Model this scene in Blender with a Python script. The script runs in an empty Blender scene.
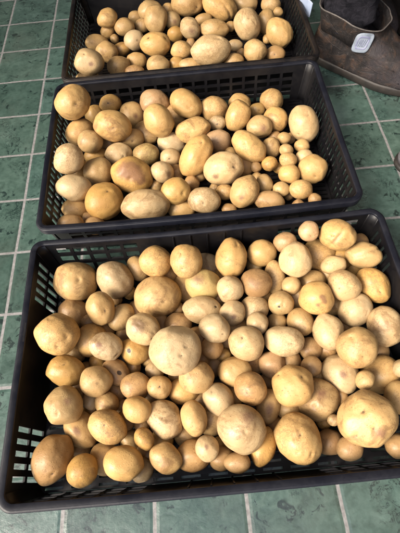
import bpy, bmesh, math, random
import numpy as np
from mathutils import Vector, Matrix, Quaternion, noise

S = bpy.context.scene
COL = S.collection

# ------------------------------------------------------------------ camera, sky, sun, exposure
cam_d = bpy.data.cameras.new('camera')
cam = bpy.data.objects.new('camera', cam_d)
COL.objects.link(cam)
cam_d.sensor_fit = 'HORIZONTAL'
cam_d.sensor_width = 36.0
cam_d.lens = 36.0 * 404.85 / 400.0
cam_d.clip_start, cam_d.clip_end = 0.02, 200.0
cam.matrix_world = Matrix.Translation((0.507000, -1.257117, 0.683449)) @ (
    Matrix.Rotation(0.0118254, 4, 'Z') @ Matrix.Rotation(0.5038310, 4, 'X') @ Matrix.Rotation(-0.1026148, 4, 'Z'))
S.camera = cam

SUN_EL, SUN_AZ = 41.0, 241.0            # degrees; azimuth clockwise from +Y (away from the viewer)
world = bpy.data.worlds.new('World')
S.world = world
world.use_nodes = True
wn = world.node_tree
sky = wn.nodes.new('ShaderNodeTexSky')
sky.sky_type = 'NISHITA'
sky.sun_disc = False
sky.sun_elevation = math.radians(SUN_EL)
sky.sun_rotation = math.radians(SUN_AZ)
sky.air_density, sky.dust_density = 1.0, 5.0
wn.links.new(sky.outputs[0], wn.nodes['Background'].inputs[0])
wn.nodes['Background'].inputs[1].default_value = 0.15

sun_d = bpy.data.lights.new('sun', 'SUN')
sun_d.energy = 2.5
sun_d.angle = math.radians(24)
sun_d.color = (1.0, 0.93, 0.82)
sun = bpy.data.objects.new('sun', sun_d)
COL.objects.link(sun)
el, az = math.radians(SUN_EL), math.radians(SUN_AZ)
to_sun = Vector((math.sin(az) * math.cos(el), math.cos(az) * math.cos(el), math.sin(el)))
sun.rotation_euler = to_sun.to_track_quat('Z', 'Y').to_euler()

S.view_settings.view_transform = 'Standard'
S.view_settings.look = 'None'
S.view_settings.exposure = 1.24
S.view_settings.gamma = 1.0
S.render.engine = 'CYCLES'
S.cycles.use_denoising = True
S.cycles.max_bounces = 8

# ------------------------------------------------------------------ helpers
def tag(o, label=None, cat=None, group=None, kind=None):
    if label: o['label'] = label
    if cat: o['category'] = cat
    if group: o['group'] = group
    if kind: o['kind'] = kind
    return o

def empty(name, loc=(0, 0, 0), rz=0.0):
    o = bpy.data.objects.new(name, None)
    o.empty_display_size = 0.05
    COL.objects.link(o)
    o.location = loc
    o.rotation_euler = (0, 0, rz)
    return o

def link_bm(name, bm, mat, parent=None, smooth=True, recalc=True):
    if recalc:
        bmesh.ops.recalc_face_normals(bm, faces=bm.faces)
    me = bpy.data.meshes.new(name)
    bm.to_mesh(me)
    bm.free()
    if smooth:
        me.polygons.foreach_set('use_smooth', [True] * len(me.polygons))
    me.materials.append(mat)
    o = bpy.data.objects.new(name, me)
    COL.objects.link(o)
    if parent: o.parent = parent
    return o

def new_mat(name):
    m = bpy.data.materials.new(name)
    m.use_nodes = True
    nt = m.node_tree
    return m, nt, nt.nodes['Principled BSDF']

def nd(nt, kind, **kw):
    n = nt.nodes.new(kind)
    for k, v in kw.items():
        if k.startswith('i_'):
            key = k[2:]
            n.inputs[int(key) if key.isdigit() else key].default_value = v
        else:
            setattr(n, k, v)
    return n

def math_n(nt, op, a, b=None, clamp=False):
    n = nt.nodes.new('ShaderNodeMath')
    n.operation = op
    n.use_clamp = clamp
    for i, v in enumerate((a, b)):
        if v is None: continue
        if isinstance(v, (int, float)): n.inputs[i].default_value = v
        else: nt.links.new(v, n.inputs[i])
    return n.outputs[0]

def ramp(nt, src, stops):
    r = nt.nodes.new('ShaderNodeValToRGB')
    e = r.color_ramp.elements
    while len(e) < len(stops): e.new(0.5)
    for q, (pos, c) in zip(e, stops):
        q.position = pos
        q.color = c if len(c) == 4 else (*c, 1)
    nt.links.new(src, r.inputs[0])
    return r.outputs[0]

def mixc(nt, fac, a, b, mode='MIX'):
    n = nt.nodes.new('ShaderNodeMix')
    n.data_type = 'RGBA'
    n.blend_type = mode
    for sock, v in ((n.inputs[0], fac), (n.inputs[6], a), (n.inputs[7], b)):
        if isinstance(v, (int, float)): sock.default_value = v
        elif isinstance(v, tuple): sock.default_value = v if len(v) == 4 else (*v, 1)
        else: nt.links.new(v, sock)
    return n.outputs[2]

def noise_n(nt, vec, scale, detail=3.0, rough=0.55, dist=0.0):
    n = nd(nt, 'ShaderNodeTexNoise', i_Scale=scale, i_Detail=detail, i_Roughness=rough, i_Distortion=dist)
    if vec is not None: nt.links.new(vec, n.inputs['Vector'])
    return n

def bump(nt, h, strength, dist, bsdf, prev=None):
    b = nd(nt, 'ShaderNodeBump', i_Strength=strength, i_Distance=dist)
    nt.links.new(h, b.inputs['Height'])
    if prev is not None: nt.links.new(prev, b.inputs['Normal'])
    if bsdf is not None: nt.links.new(b.outputs[0], bsdf.inputs['Normal'])
    return b.outputs[0]

# ------------------------------------------------------------------ materials
TILE = 0.135
def tile_material():
    m, nt, bs = new_mat('glazed green floor tile')
    geo = nd(nt, 'ShaderNodeNewGeometry')
    pos = geo.outputs['Position']
    wob = noise_n(nt, pos, 9.0, 2.0)
    sub = nd(nt, 'ShaderNodeVectorMath', operation='SUBTRACT', i_1=(0.5, 0.5, 0.5))
    nt.links.new(wob.outputs['Color'], sub.inputs[0])
    scl = nd(nt, 'ShaderNodeVectorMath', operation='SCALE', i_Scale=0.0035)
    nt.links.new(sub.outputs[0], scl.inputs[0])
    add = nd(nt, 'ShaderNodeVectorMath', operation='ADD')
    nt.links.new(pos, add.inputs[0]); nt.links.new(scl.outputs[0], add.inputs[1])
    sep = nd(nt, 'ShaderNodeSeparateXYZ'); nt.links.new(add.outputs[0], sep.inputs[0])
    def edge(c):
        u = math_n(nt, 'DIVIDE', c, TILE)
        r = math_n(nt, 'ROUND', u)
        return math_n(nt, 'MULTIPLY', math_n(nt, 'ABSOLUTE', math_n(nt, 'SUBTRACT', u, r)), TILE), math_n(nt, 'FLOOR', u)
    ex, ix = edge(sep.outputs[0]); ey, iy = edge(sep.outputs[1])
    e = math_n(nt, 'MINIMUM', ex, ey)
    mr = nd(nt, 'ShaderNodeMapRange', i_1=0.0021, i_2=0.0031, i_3=1.0, i_4=0.0); nt.links.new(e, mr.inputs[0])
    grout = mr.outputs[0]
    cv = nd(nt, 'ShaderNodeCombineXYZ'); nt.links.new(ix, cv.inputs[0]); nt.links.new(iy, cv.inputs[1])
    wn_ = nd(nt, 'ShaderNodeTexWhiteNoise', noise_dimensions='3D'); nt.links.new(cv.outputs[0], wn_.inputs['Vector'])
    # each tile samples its own place in the pattern
    off = nd(nt, 'ShaderNodeVectorMath', operation='SCALE', i_Scale=7.0); nt.links.new(wn_.outputs['Color'], off.inputs[0])
    tp = nd(nt, 'ShaderNodeVectorMath', operation='ADD'); nt.links.new(pos, tp.inputs[0]); nt.links.new(off.outputs[0], tp.inputs[1])
    P = tp.outputs[0]
    n1 = noise_n(nt, P, 26.0, 5.0, 0.65, 0.6)
    base = ramp(nt, n1.outputs[0], [(0.30, (0.024, 0.046, 0.038)), (0.52, (0.046, 0.084, 0.070)), (0.75, (0.084, 0.137, 0.117))])
    n0 = noise_n(nt, P, 130.0, 3.0, 0.6)
    base = mixc(nt, 0.35, base, ramp(nt, n0.outputs[0], [(0.3, (0.020, 0.042, 0.035)), (0.7, (0.090, 0.143, 0.124))]))
    hue = ramp(nt, wn_.outputs['Value'], [(0.0, (0.70, 0.76, 0.74)), (0.35, (1.0, 0.98, 0.95)), (0.7, (0.86, 0.92, 0.94)), (1.0, (1.08, 1.10, 1.08))])
    base = mixc(nt, 1.0, base, hue, 'MULTIPLY')
    # dark crackle blotches in clusters
    n2 = noise_n(nt, P, 40.0, 3.0, 0.7, 2.4)
    vein = math_n(nt, 'ABSOLUTE', math_n(nt, 'SUBTRACT', n2.outputs[0], 0.5))
    veinm = nd(nt, 'ShaderNodeMapRange', i_1=0.012, i_2=0.032, i_3=1.0, i_4=0.0); nt.links.new(vein, veinm.inputs[0])
    n3 = noise_n(nt, P, 17.0, 2.0, 0.5, 0.3)
    cm = nd(nt, 'ShaderNodeMapRange', i_1=0.54, i_2=0.59); nt.links.new(n3.outputs[0], cm.inputs[0])
    n4 = noise_n(nt, P, 52.0, 4.0, 0.65, 1.2)
    bl = nd(nt, 'ShaderNodeMapRange', i_1=0.555, i_2=0.60); nt.links.new(n4.outputs[0], bl.inputs[0])
    n5 = noise_n(nt, P, 24.0, 1.0, 0.5, 0.0)
    cm2 = nd(nt, 'ShaderNodeMapRange', i_1=0.51, i_2=0.55); nt.links.new(n5.outputs[0], cm2.inputs[0])
    dark = math_n(nt, 'MAXIMUM', math_n(nt, 'MULTIPLY', veinm.outputs[0], cm.outputs[0]), math_n(nt, 'MULTIPLY', bl.outputs[0], cm2.outputs[0]))
    base = mixc(nt, math_n(nt, 'MULTIPLY', dark, 0.92), base, (0.007, 0.017, 0.016))
    ng = noise_n(nt, pos, 150.0, 3.0)
    gcol = ramp(nt, ng.outputs[0], [(0.3, (0.115, 0.110, 0.110)), (0.7, (0.215, 0.208, 0.208))])
    col = mixc(nt, grout, base, gcol)
    # dry mud smears
    nm = noise_n(nt, pos, 5.0, 5.0, 0.65, 0.5)
    mm = nd(nt, 'ShaderNodeMapRange', i_1=0.52, i_2=0.80, i_4=0.30); nt.links.new(nm.outputs[0], mm.inputs[0])
    col = mixc(nt, mm.outputs[0], col, (0.085, 0.076, 0.064))
    nt.links.new(col, bs.inputs['Base Color'])
    rg = math_n(nt, 'ADD', math_n(nt, 'MULTIPLY', grout, 0.4), math_n(nt, 'ADD', math_n(nt, 'MULTIPLY', n1.outputs[0], 0.22), 0.20))
    bs.inputs['Specular IOR Level'].default_value = 0.95
    nt.links.new(rg, bs.inputs['Roughness'])
    pil = nd(nt, 'ShaderNodeMapRange', i_1=0.0030, i_2=0.0070, i_3=0.0, i_4=1.0); nt.links.new(e, pil.inputs[0])
    b1 = bump(nt, pil.outputs[0], 0.5, 0.0010, None)
    bump(nt, math_n(nt, 'ADD', n1.outputs[0], math_n(nt, 'MULTIPLY', n0.outputs[0], 0.4)), 0.5, 0.0012, bs, b1)
    return m

def plastic_material(name, base, dust, dust_amt):
    m, nt, bs = new_mat(name)
    tc = nd(nt, 'ShaderNodeTexCoord')
    P = tc.outputs['Object']
    n1 = noise_n(nt, P, 14.0, 6.0, 0.7, 0.4)
    n2 = noise_n(nt, P, 160.0, 4.0, 0.7)
    d = math_n(nt, 'MULTIPLY', n1.outputs[0], math_n(nt, 'ADD', n2.outputs[0], 0.5))
    mr = nd(nt, 'ShaderNodeMapRange', i_1=0.40, i_2=0.72, i_4=dust_amt); nt.links.new(d, mr.inputs[0])
    # pale scuffs: thin scratches
    mp = nd(nt, 'ShaderNodeMapping'); mp.inputs['Scale'].default_value = (1, 7, 2); mp.inputs['Rotation'].default_value = (0.4, 0.2, 0.7)
    nt.links.new(P, mp.inputs[0])
    n3 = noise_n(nt, mp.outputs[0], 110.0, 5.0, 0.7)
    sc = nd(nt, 'ShaderNodeMapRange', i_1=0.66, i_2=0.74, i_4=0.5); nt.links.new(n3.outputs[0], sc.inputs[0])
    col = mixc(nt, mr.outputs[0], base, dust)
    col = mixc(nt, math_n(nt, 'MULTIPLY', sc.outputs[0], n1.outputs[0]), col, (0.07, 0.073, 0.085))
    nt.links.new(col, bs.inputs['Base Color'])
    rg = nd(nt, 'ShaderNodeMapRange', i_1=0.3, i_2=0.7, i_3=0.34, i_4=0.58); nt.links.new(n1.outputs[0], rg.inputs[0])
    nt.links.new(rg.outputs[0], bs.inputs['Roughness'])
    bs.inputs['Specular IOR Level'].default_value = 0.32
    bump(nt, n2.outputs[0], 0.25, 0.0006, bs)
    return m

def potato_material():
    m, nt, bs = new_mat('potato skin')
    tc = nd(nt, 'ShaderNodeTexCoord'); oi = nd(nt, 'ShaderNodeObjectInfo')
    at = nd(nt, 'ShaderNodeAttribute', attribute_name='marks')
    sep = nd(nt, 'ShaderNodeSeparateColor'); nt.links.new(at.outputs['Color'], sep.inputs[0])
    sc = nd(nt, 'ShaderNodeVectorMath', operation='SCALE', i_Scale=31.0)
    cb = nd(nt, 'ShaderNodeCombineXYZ')
    nt.links.new(oi.outputs['Random'], cb.inputs[0]); nt.links.new(oi.outputs['Random'], cb.inputs[2])
    nt.links.new(cb.outputs[0], sc.inputs[0])
    ad = nd(nt, 'ShaderNodeVectorMath', operation='ADD'); nt.links.new(tc.outputs['Object'], ad.inputs[0]); nt.links.new(sc.outputs[0], ad.inputs[1])
    P = ad.outputs[0]
    base = oi.outputs['Color']
    rnd = oi.outputs['Random']
    def rand(k):                                             # further random numbers per potato
        return math_n(nt, 'FRACT', math_n(nt, 'MULTIPLY', rnd, k))
    n1 = noise_n(nt, P, 42.0, 4.0, 0.6, 0.3)
    c = mixc(nt, ramp(nt, n1.outputs[0], [(0.35, (0, 0, 0)), (0.75, (0.65, 0.65, 0.65))]), base, mixc(nt, 1.0, base, (0.76, 0.64, 0.48), 'MULTIPLY'))
    n2 = noise_n(nt, P, 95.0, 4.0, 0.7, 0.6)
    c = mixc(nt, ramp(nt, n2.outputs[0], [(0.54, (0, 0, 0)), (0.70, (0.7, 0.7, 0.7))]), c, mixc(nt, 1.0, base, (1.22, 1.24, 1.26), 'MULTIPLY'))
    # scurfy brown patches, more on some potatoes than on others
    n3 = noise_n(nt, P, 24.0, 6.0, 0.75, 1.2)
    s3 = math_n(nt, 'ADD', n3.outputs[0], math_n(nt, 'MULTIPLY', math_n(nt, 'SUBTRACT', rand(17.0), 0.62), 0.16))
    c = mixc(nt, ramp(nt, s3, [(0.55, (0, 0, 0)), (0.66, (0.60, 0.60, 0.60))]), c, (0.165, 0.088, 0.038))
    # flaking netted skin
    vn = nd(nt, 'ShaderNodeTexVoronoi', i_Scale=120.0, feature='DISTANCE_TO_EDGE'); 
    wv = noise_n(nt, P, 60.0, 3.0, 0.6)
    wa = nd(nt, 'ShaderNodeVectorMath', operation='SCALE', i_Scale=0.03); nt.links.new(wv.outputs['Color'], wa.inputs[0])
    wb = nd(nt, 'ShaderNodeVectorMath', operation='ADD'); nt.links.new(P, wb.inputs[0]); nt.links.new(wa.outputs[0], wb.inputs[1])
    nt.links.new(wb.outputs[0], vn.inputs['Vector'])
    net = nd(nt, 'ShaderNodeMapRange', i_1=0.02, i_2=0.10, i_3=0.5, i_4=0.0); nt.links.new(vn.outputs['Distance'], net.inputs[0])
    nz = noise_n(nt, P, 15.0, 2.0, 0.5)
    ng_ = math_n(nt, 'ADD', nz.outputs[0], math_n(nt, 'MULTIPLY', math_n(nt, 'SUBTRACT', rand(53.0), 0.6), 0.35))
    gn = nd(nt, 'ShaderNodeMapRange', i_1=0.52, i_2=0.62); nt.links.new(ng_, gn.inputs[0])
    c = mixc(nt, math_n(nt, 'MULTIPLY', net.outputs[0], gn.outputs[0]), c, (0.235, 0.135, 0.062))
    # lenticels: tiny brown dots
    v = nd(nt, 'ShaderNodeTexVoronoi', i_Scale=260.0); nt.links.new(P, v.inputs['Vector'])
    ln = nd(nt, 'ShaderNodeMapRange', i_1=0.12, i_2=0.22, i_3=1.0, i_4=0.0); nt.links.new(v.outputs['Distance'], ln.inputs[0])
    gate = nd(nt, 'ShaderNodeMapRange', i_1=0.45, i_2=0.6, i_4=0.6); nt.links.new(n1.outputs[0], gate.inputs[0])
    c = mixc(nt, math_n(nt, 'MULTIPLY', ln.outputs[0], gate.outputs[0]), c, (0.12, 0.06, 0.024))
    # soil clinging in specks
    n4 = noise_n(nt, P, 300.0, 3.0, 0.7)
    s4 = nd(nt, 'ShaderNodeMapRange', i_1=0.62, i_2=0.70, i_4=0.75); nt.links.new(n4.outputs[0], s4.inputs[0])
    c = mixc(nt, math_n(nt, 'MULTIPLY', s4.outputs[0], n3.outputs[0]), c, (0.05, 0.032, 0.02))
    # marks: R dark eye, G purple bloom, B brown scuff (ragged by noise)
    nr = noise_n(nt, P, 120.0, 4.0, 0.7, 0.5)
    def ragged(s, lo, hi, amt):
        t = math_n(nt, 'ADD', s, math_n(nt, 'MULTIPLY', math_n(nt, 'SUBTRACT', nr.outputs[0], 0.5), 0.9))
        r = nd(nt, 'ShaderNodeMapRange', i_1=lo, i_2=hi, i_4=amt); nt.links.new(t, r.inputs[0])
        return math_n(nt, 'MULTIPLY', r.outputs[0], math_n(nt, 'MINIMUM', math_n(nt, 'MULTIPLY', s, 6.0), 1.0))
    c = mixc(nt, ragged(sep.outputs[1], 0.36, 0.95, 0.72), c, (0.140, 0.062, 0.042))
    c = mixc(nt, ragged(sep.outputs[2], 0.30, 0.75, 0.8), c, (0.135, 0.080, 0.045))
    c = mixc(nt, ragged(sep.outputs[0], 0.35, 0.80, 0.93), c, (0.018, 0.010, 0.006))
    nt.links.new(c, bs.inputs['Base Color'])
    rg = nd(nt, 'ShaderNodeMapRange', i_1=0.3, i_2=0.7, i_3=0.36, i_4=0.58); nt.links.new(n1.outputs[0], rg.inputs[0])
    nt.links.new(rg.outputs[0], bs.inputs['Roughness'])
    bs.inputs['Specular IOR Level'].default_value = 0.38
    bs.inputs['Subsurface Weight'].default_value = 0.0
    h = math_n(nt, 'ADD', math_n(nt, 'MULTIPLY', n2.outputs[0], 0.8), math_n(nt, 'MULTIPLY', n4.outputs[0], 0.25))
    h = math_n(nt, 'SUBTRACT', h, math_n(nt, 'MULTIPLY', ln.outputs[0], 0.25))
    bump(nt, h, 0.45, 0.0016, bs)
    return m

def cloth_material(name, a, b, scale=60, bumpd=0.004):
    m, nt, bs = new_mat(name)
    tc = nd(nt, 'ShaderNodeTexCoord')
    n1 = noise_n(nt, tc.outputs['Object'], scale, 6.0, 0.7, 0.6)
    nt.links.new(ramp(nt, n1.outputs[0], [(0.35, a), (0.7, b)]), bs.inputs['Base Color'])
    bs.inputs['Roughness'].default_value = 0.95
    bs.inputs['Specular IOR Level'].default_value = 0.08
    bump(nt, n1.outputs[0], 0.8, bumpd, bs)
    return m

def leather_material():
    m, nt, bs = new_mat('scuffed boot leather')
    tc = nd(nt, 'ShaderNodeTexCoord'); P = tc.outputs['Object']
    n1 = noise_n(nt, P, 34.0, 7.0, 0.76, 0.8)
    c = ramp(nt, n1.outputs[0], [(0.32, (0.006, 0.005, 0.006)), (0.50, (0.018, 0.015, 0.0145)), (0.64, (0.050, 0.028, 0.018)), (0.78, (0.100, 0.052, 0.028))])
    n2 = noise_n(nt, P, 9.0, 4.0, 0.6, 0.5)
    c = mixc(nt, ramp(nt, n2.outputs[0], [(0.48, (0, 0, 0)), (0.68, (0.7, 0.7, 0.7))]), c, (0.040, 0.035, 0.041))
    n3 = noise_n(nt, P, 140.0, 4.0, 0.7)
    c = mixc(nt, ramp(nt, n3.outputs[0], [(0.58, (0, 0, 0)), (0.72, (0.5, 0.5, 0.5))]), c, (0.11, 0.094, 0.09))
    nt.links.new(c, bs.inputs['Base Color'])
    bs.inputs['Roughness'].default_value = 0.6
    bs.inputs['Specular IOR Level'].default_value = 0.3
    b1 = bump(nt, n1.outputs[0], 0.9, 0.006, None)
    bump(nt, n3.outputs[0], 0.5, 0.001, bs, b1)
    return m

def plain_material(name, a, b, scale=40.0, rough=0.6, bumpd=0.001):
    m, nt, bs = new_mat(name)
    tc = nd(nt, 'ShaderNodeTexCoord')
    n1 = noise_n(nt, tc.outputs['Object'], scale, 5.0, 0.65, 0.3)
    nt.links.new(ramp(nt, n1.outputs[0], [(0.3, a), (0.7, b)]), bs.inputs['Base Color'])
    bs.inputs['Roughness'].default_value = rough
    bump(nt, n1.outputs[0], 0.5, bumpd, bs)
    return m

def wood_material():
    m, nt, bs = new_mat('weathered brown wood')
    tc = nd(nt, 'ShaderNodeTexCoord')
    mp = nd(nt, 'ShaderNodeMapping'); mp.inputs['Scale'].default_value = (14, 1.2, 14)
    nt.links.new(tc.outputs['Object'], mp.inputs[0])
    n1 = noise_n(nt, mp.outputs[0], 9.0, 6.0, 0.65, 1.2)
    nt.links.new(ramp(nt, n1.outputs[0], [(0.3, (0.020, 0.015, 0.012)), (0.7, (0.05, 0.038, 0.031))]), bs.inputs['Base Color'])
    bs.inputs['Roughness'].default_value = 0.7
    bump(nt, n1.outputs[0], 0.6, 0.002, bs)
    return m

M_TILE = tile_material()
M_PLASTIC = plastic_material('black crate plastic', (0.0035, 0.0035, 0.0048), (0.019, 0.016, 0.014), 0.40)
M_RIM = plastic_material('black crate rim plastic with sky sheen tint', (0.0048, 0.0055, 0.0098), (0.022, 0.0225, 0.029), 0.35)  # blue of the reflected sky put into the rim's base colour
M_DUSTY = plastic_material('dusty brown black crate plastic', (0.0050, 0.0045, 0.0050), (0.040, 0.028, 0.021), 0.55)
M_POTATO = potato_material()
M_LEATHER = leather_material()
M_SOLE = plain_material('dark rubber sole', (0.006, 0.0055, 0.0055), (0.032, 0.025, 0.021))
M_CLOTH = cloth_material('dark bunched trouser cloth', (0.003, 0.0035, 0.005), (0.022, 0.021, 0.027))
M_SEAM = plain_material('pale seam', (0.045, 0.039, 0.036), (0.11, 0.098, 0.09), 120.0)
M_PATCH = plain_material('pale blue patch', (0.13, 0.16, 0.20), (0.21, 0.24, 0.29), 90.0)
M_PATCH_INK = plain_material('violet patch print', (0.12, 0.13, 0.22), (0.20, 0.215, 0.30), 90.0)
M_PAPER = plain_material('pale blue paper', (0.20, 0.25, 0.36), (0.28, 0.33, 0.43), 30.0)
M_WOOD = wood_material()
M_WALLP = plain_material('added wall plaster', (0.12, 0.11, 0.10), (0.18, 0.17, 0.16), 12.0, 0.8)
M_SHOE = plain_material('pale mauve grey rubber', (0.075, 0.07, 0.078), (0.13, 0.12, 0.13), 60.0, 0.6)

# ------------------------------------------------------------------ floor
bm = bmesh.new()
bmesh.ops.create_grid(bm, x_segments=8, y_segments=8, size=4.0)
floor = link_bm('floor', bm, M_TILE, smooth=False)
tag(floor, kind='structure')

# ------------------------------------------------------------------ wooden wall, plus an unseen wall and roof added for shade
def slab(name, lo, hi, mat, label, cat):
    bm = bmesh.new()
    c = (Vector(lo) + Vector(hi)) / 2; d = Vector(hi) - Vector(lo)
    bmesh.ops.create_cube(bm, size=1.0, matrix=Matrix.Diagonal((d.x, d.y, d.z, 1)))
    bmesh.ops.bevel(bm, geom=bm.edges[:], offset=0.003, segments=1, affect='EDGES')
    o = link_bm(name, bm, mat, smooth=False)
    o.location = c
    return tag(o, label, cat)
slab('wooden_wall', (1.090, -3.20, 0.002), (1.150, 1.60, 2.30), M_WOOD, 'brown wooden wall rising from the tiles behind the boots', 'wall')
slab('added_shade_wall', (-7.00, 1.602, 0.002), (1.150, 1.70, 2.30), M_WALLP, 'plain unseen wall added far behind the crates to block sky light', 'wall')  # added out of view to cut sky light from behind
slab('added_shade_roof', (-7.00, -1.16, 2.302), (1.150, 1.70, 2.38), M_WOOD, 'unseen brown roof slab added high over the crates to shade them', 'roof')  # added out of view to shade and darken the far tiles

# ------------------------------------------------------------------ crates
H = 0.099
FLANGE = 0.0102

def make_crate(label, x0, x1, y0, y1, rz=0.0, bow_front=0.0, bow_back=0.0, ends='tall', longs='three', mats=(M_PLASTIC, M_RIM), rc=0.014):
    """x0..y1: outer edge of the rim. Local origin at the crate's middle on the floor."""
    cx, cy = (x0 + x1) / 2, (y0 + y1) / 2
    t = empty('harvest_crate', (cx, cy, 0.0), rz)
    tag(t, label, 'crate', 'plastic harvest crates of potatoes')
    hx, hy = (x1 - x0) / 2 - FLANGE, (y1 - y0) / 2 - FLANGE       # inner faces at the top
    RC, TAPER, THK = rc, 0.011, 0.0028
    zb = 0.004
    def bowed(v):
        k = max(0.0, 1 - (v.x / (hx + FLANGE)) ** 2)
        s = (v.y / hy)
        return Vector((v.x, v.y + (bow_front * k * max(0, -s) + bow_back * k * max(0, s)), v.z))
    def inset(z): return TAPER * (1 - (z - zb) / (H - zb))
    # ---- side panels
    def panel(name, p0, p1, n, sb, tb, hole, mat):
        """p0 -> p1 along the inner face at the top, n outward; sb / tb metre breaks; hole(i, j)."""
        bm = bmesh.new()
        d = (p1 - p0).normalized()
        vi, vo = {}, {}
        def P(i, j, o):
            z = tb[j]
            q = p0 + d * sb[i] + n * (o - inset(z))
            return bowed(Vector((q.x, q.y, z)))
        def gv(dic, i, j, o):
            if (i, j) not in dic: dic[(i, j)] = bm.verts.new(P(i, j, o))
            return dic[(i, j)]
        ni, nj = len(sb) - 1, len(tb) - 1
        solid = lambda i, j: 0 <= i < ni and 0 <= j < nj and not hole(i, j)
        for i in range(ni):
            for j in range(nj):
                if not solid(i, j): continue
                q = [(i, j), (i + 1, j), (i + 1, j + 1), (i, j + 1)]
                bm.faces.new([gv(vi, *c, 0) for c in q])
                bm.faces.new([gv(vo, *c, THK) for c in reversed(q)])
                for a, b, nb in ((q[0], q[1], (i, j - 1)), (q[1], q[2], (i + 1, j)), (q[2], q[3], (i, j + 1)), (q[3], q[0], (i - 1, j))):
                    if not solid(*nb):
                        bm.faces.new([gv(vi, *b, 0), gv(vi, *a, 0), gv(vo, *a, THK), gv(vo, *b, THK)])
        return link_bm(name, bm, mat, t, smooth=False)
    def breaks(total, groups):
        """groups of (start, slot, bar, count) -> breakpoints and a set of open columns"""
        b, opn = [0.0], set()
        for (s, w, g, c) in groups:
            for k in range(c):
                a = s + k * (w + g)
                for q in (a, a + w):
                    if q - b[-1] > 1e-6: b.append(q)
                opn.add(len(b) - 2)
        # split long solid runs so a bowed wall stays smooth
        if total - b[-1] > 1e-6: b.append(total)
        return b, opn
    Lx, Ly = 2 * (hx - RC), 2 * (hy - RC)
    if ends == 'tall':      # two rows of tall slots near both ends, plain plate between
        eg = [(0.012, 0.0075, 0.0085, 5), (Ly - 0.012 - 5 * 0.016 + 0.0085, 0.0075, 0.0085, 5)]
        et, eopen = [zb, 0.012, 0.046, 0.052, 0.083, H - 0.001], {1, 3}
    elif ends == 'slats':
        n_ = int((Ly - 0.02) / 0.0155); eg = [(0.012, 0.0085, 0.007, n_)]
        et, eopen = [zb, 0.012, 0.036, 0.041, 0.063, 0.068, 0.087, H - 0.001], {1, 3, 5}
    else:                   # lattice: staggered openings between thin bars
        n_ = int((Ly - 0.012) / 0.0062); eg = [(0.006, 0.0050, 0.0012, n_)]
        et = [zb, 0.010, 0.0248, 0.0264, 0.0412, 0.0428, 0.0576, 0.0592, 0.0740, 0.0756, 0.0890, H - 0.001]; eopen = {1, 3, 5, 7, 9}
    sb, opn = breaks(Ly, eg)
    if ends == 'lattice':
        def ehole(i, j):         # two of every three columns open, the closed one stepping along from row to row
            if j not in eopen or i < 1 or i > 2 * n_ - 1: return False
            k = (i - 1) // 2 + (j // 2)
            return k % 3 != 0 if (i - 1) % 2 == 0 else (k % 3 == 1)
    else:
        ehole = lambda i, j: j in eopen and i in opn
    def mid_split(b, o, step=0.03):
        """subdivide solid columns; returns breaks and open set"""
        nb, no = [b[0]], set()
        for k in range(len(b) - 1):
            w = b[k + 1] - b[k]
            n = 1 if k in o else max(1, int(math.ceil(w / step)))
            if k in o: no.add(len(nb) - 1)
            for q in range(1, n + 1): nb.append(b[k] + w * q / n)
        return nb, no
    panel('end_panel', Vector((-hx, hy - RC, 0)), Vector((-hx, -hy + RC, 0)), Vector((-1, 0, 0)), sb, et, ehole, mats[0])
    panel('end_panel', Vector((hx, -hy + RC, 0)), Vector((hx, hy - RC, 0)), Vector((1, 0, 0)), sb, et, ehole, mats[0])
    if longs == 'two':
        lg = [(0.014, 0.024, 0.006, 5), (Lx - 0.014 - 5 * 0.030 + 0.006, 0.024, 0.006, 5)]
        lt, lopen = [zb, 0.014, 0.038, 0.046, 0.062, 0.070, 0.085, H - 0.001], {1, 3, 5}
    else:
        n_ = int((Lx - 0.04) / 0.029); g0 = (Lx - n_ * 0.029 + 0.006) / 2
        lg = [(g0, 0.023, 0.006, n_)]
        lt, lopen = [zb, 0.012, 0.024, 0.030, 0.042, 0.048, 0.060, 0.066, 0.078, H - 0.001], {1, 3, 5, 7}
    if longs == 'plain': lopen = set()
    sb2, op2 = mid_split(*breaks(Lx, lg))
    lhole = lambda i, j: i in op2 and j in lopen
    panel('long_side_panel', Vector((-hx + RC, -hy, 0)), Vector((hx - RC, -hy, 0)), Vector((0, -1, 0)), sb2, lt, lhole, mats[0])
    panel('long_side_panel', Vector((hx - RC, hy, 0)), Vector((-hx + RC, hy, 0)), Vector((0, 1, 0)), sb2, lt, lhole, mats[0])
    if longs == 'two':
        for sy in (-1, 1):
            for k in range(5):
                bm = bmesh.new()
                xr = -0.06 + 0.03 * k
                vs = []
                for z, dx in ((zb + 0.005, 0.0016), (H - 0.006, 0.0016)):
                    yi = sy * (hy - inset(z))
                    for ox, oy in ((-dx, 0.0004), (-dx * 0.6, -0.0022), (dx * 0.6, -0.0022), (dx, 0.0004)):
                        vs.append(bm.verts.new(bowed(Vector((xr + ox, yi + sy * oy, z)))))
                for a in range(3): bm.faces.new([vs[a], vs[a + 1], vs[a + 5], vs[a + 4]])
                bm.faces.new(vs[:4]); bm.faces.new(vs[4:]); bm.faces.new([vs[0], vs[3], vs[7], vs[4]])
                link_bm('rib', bm, mats[0], t, smooth=False)
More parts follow.
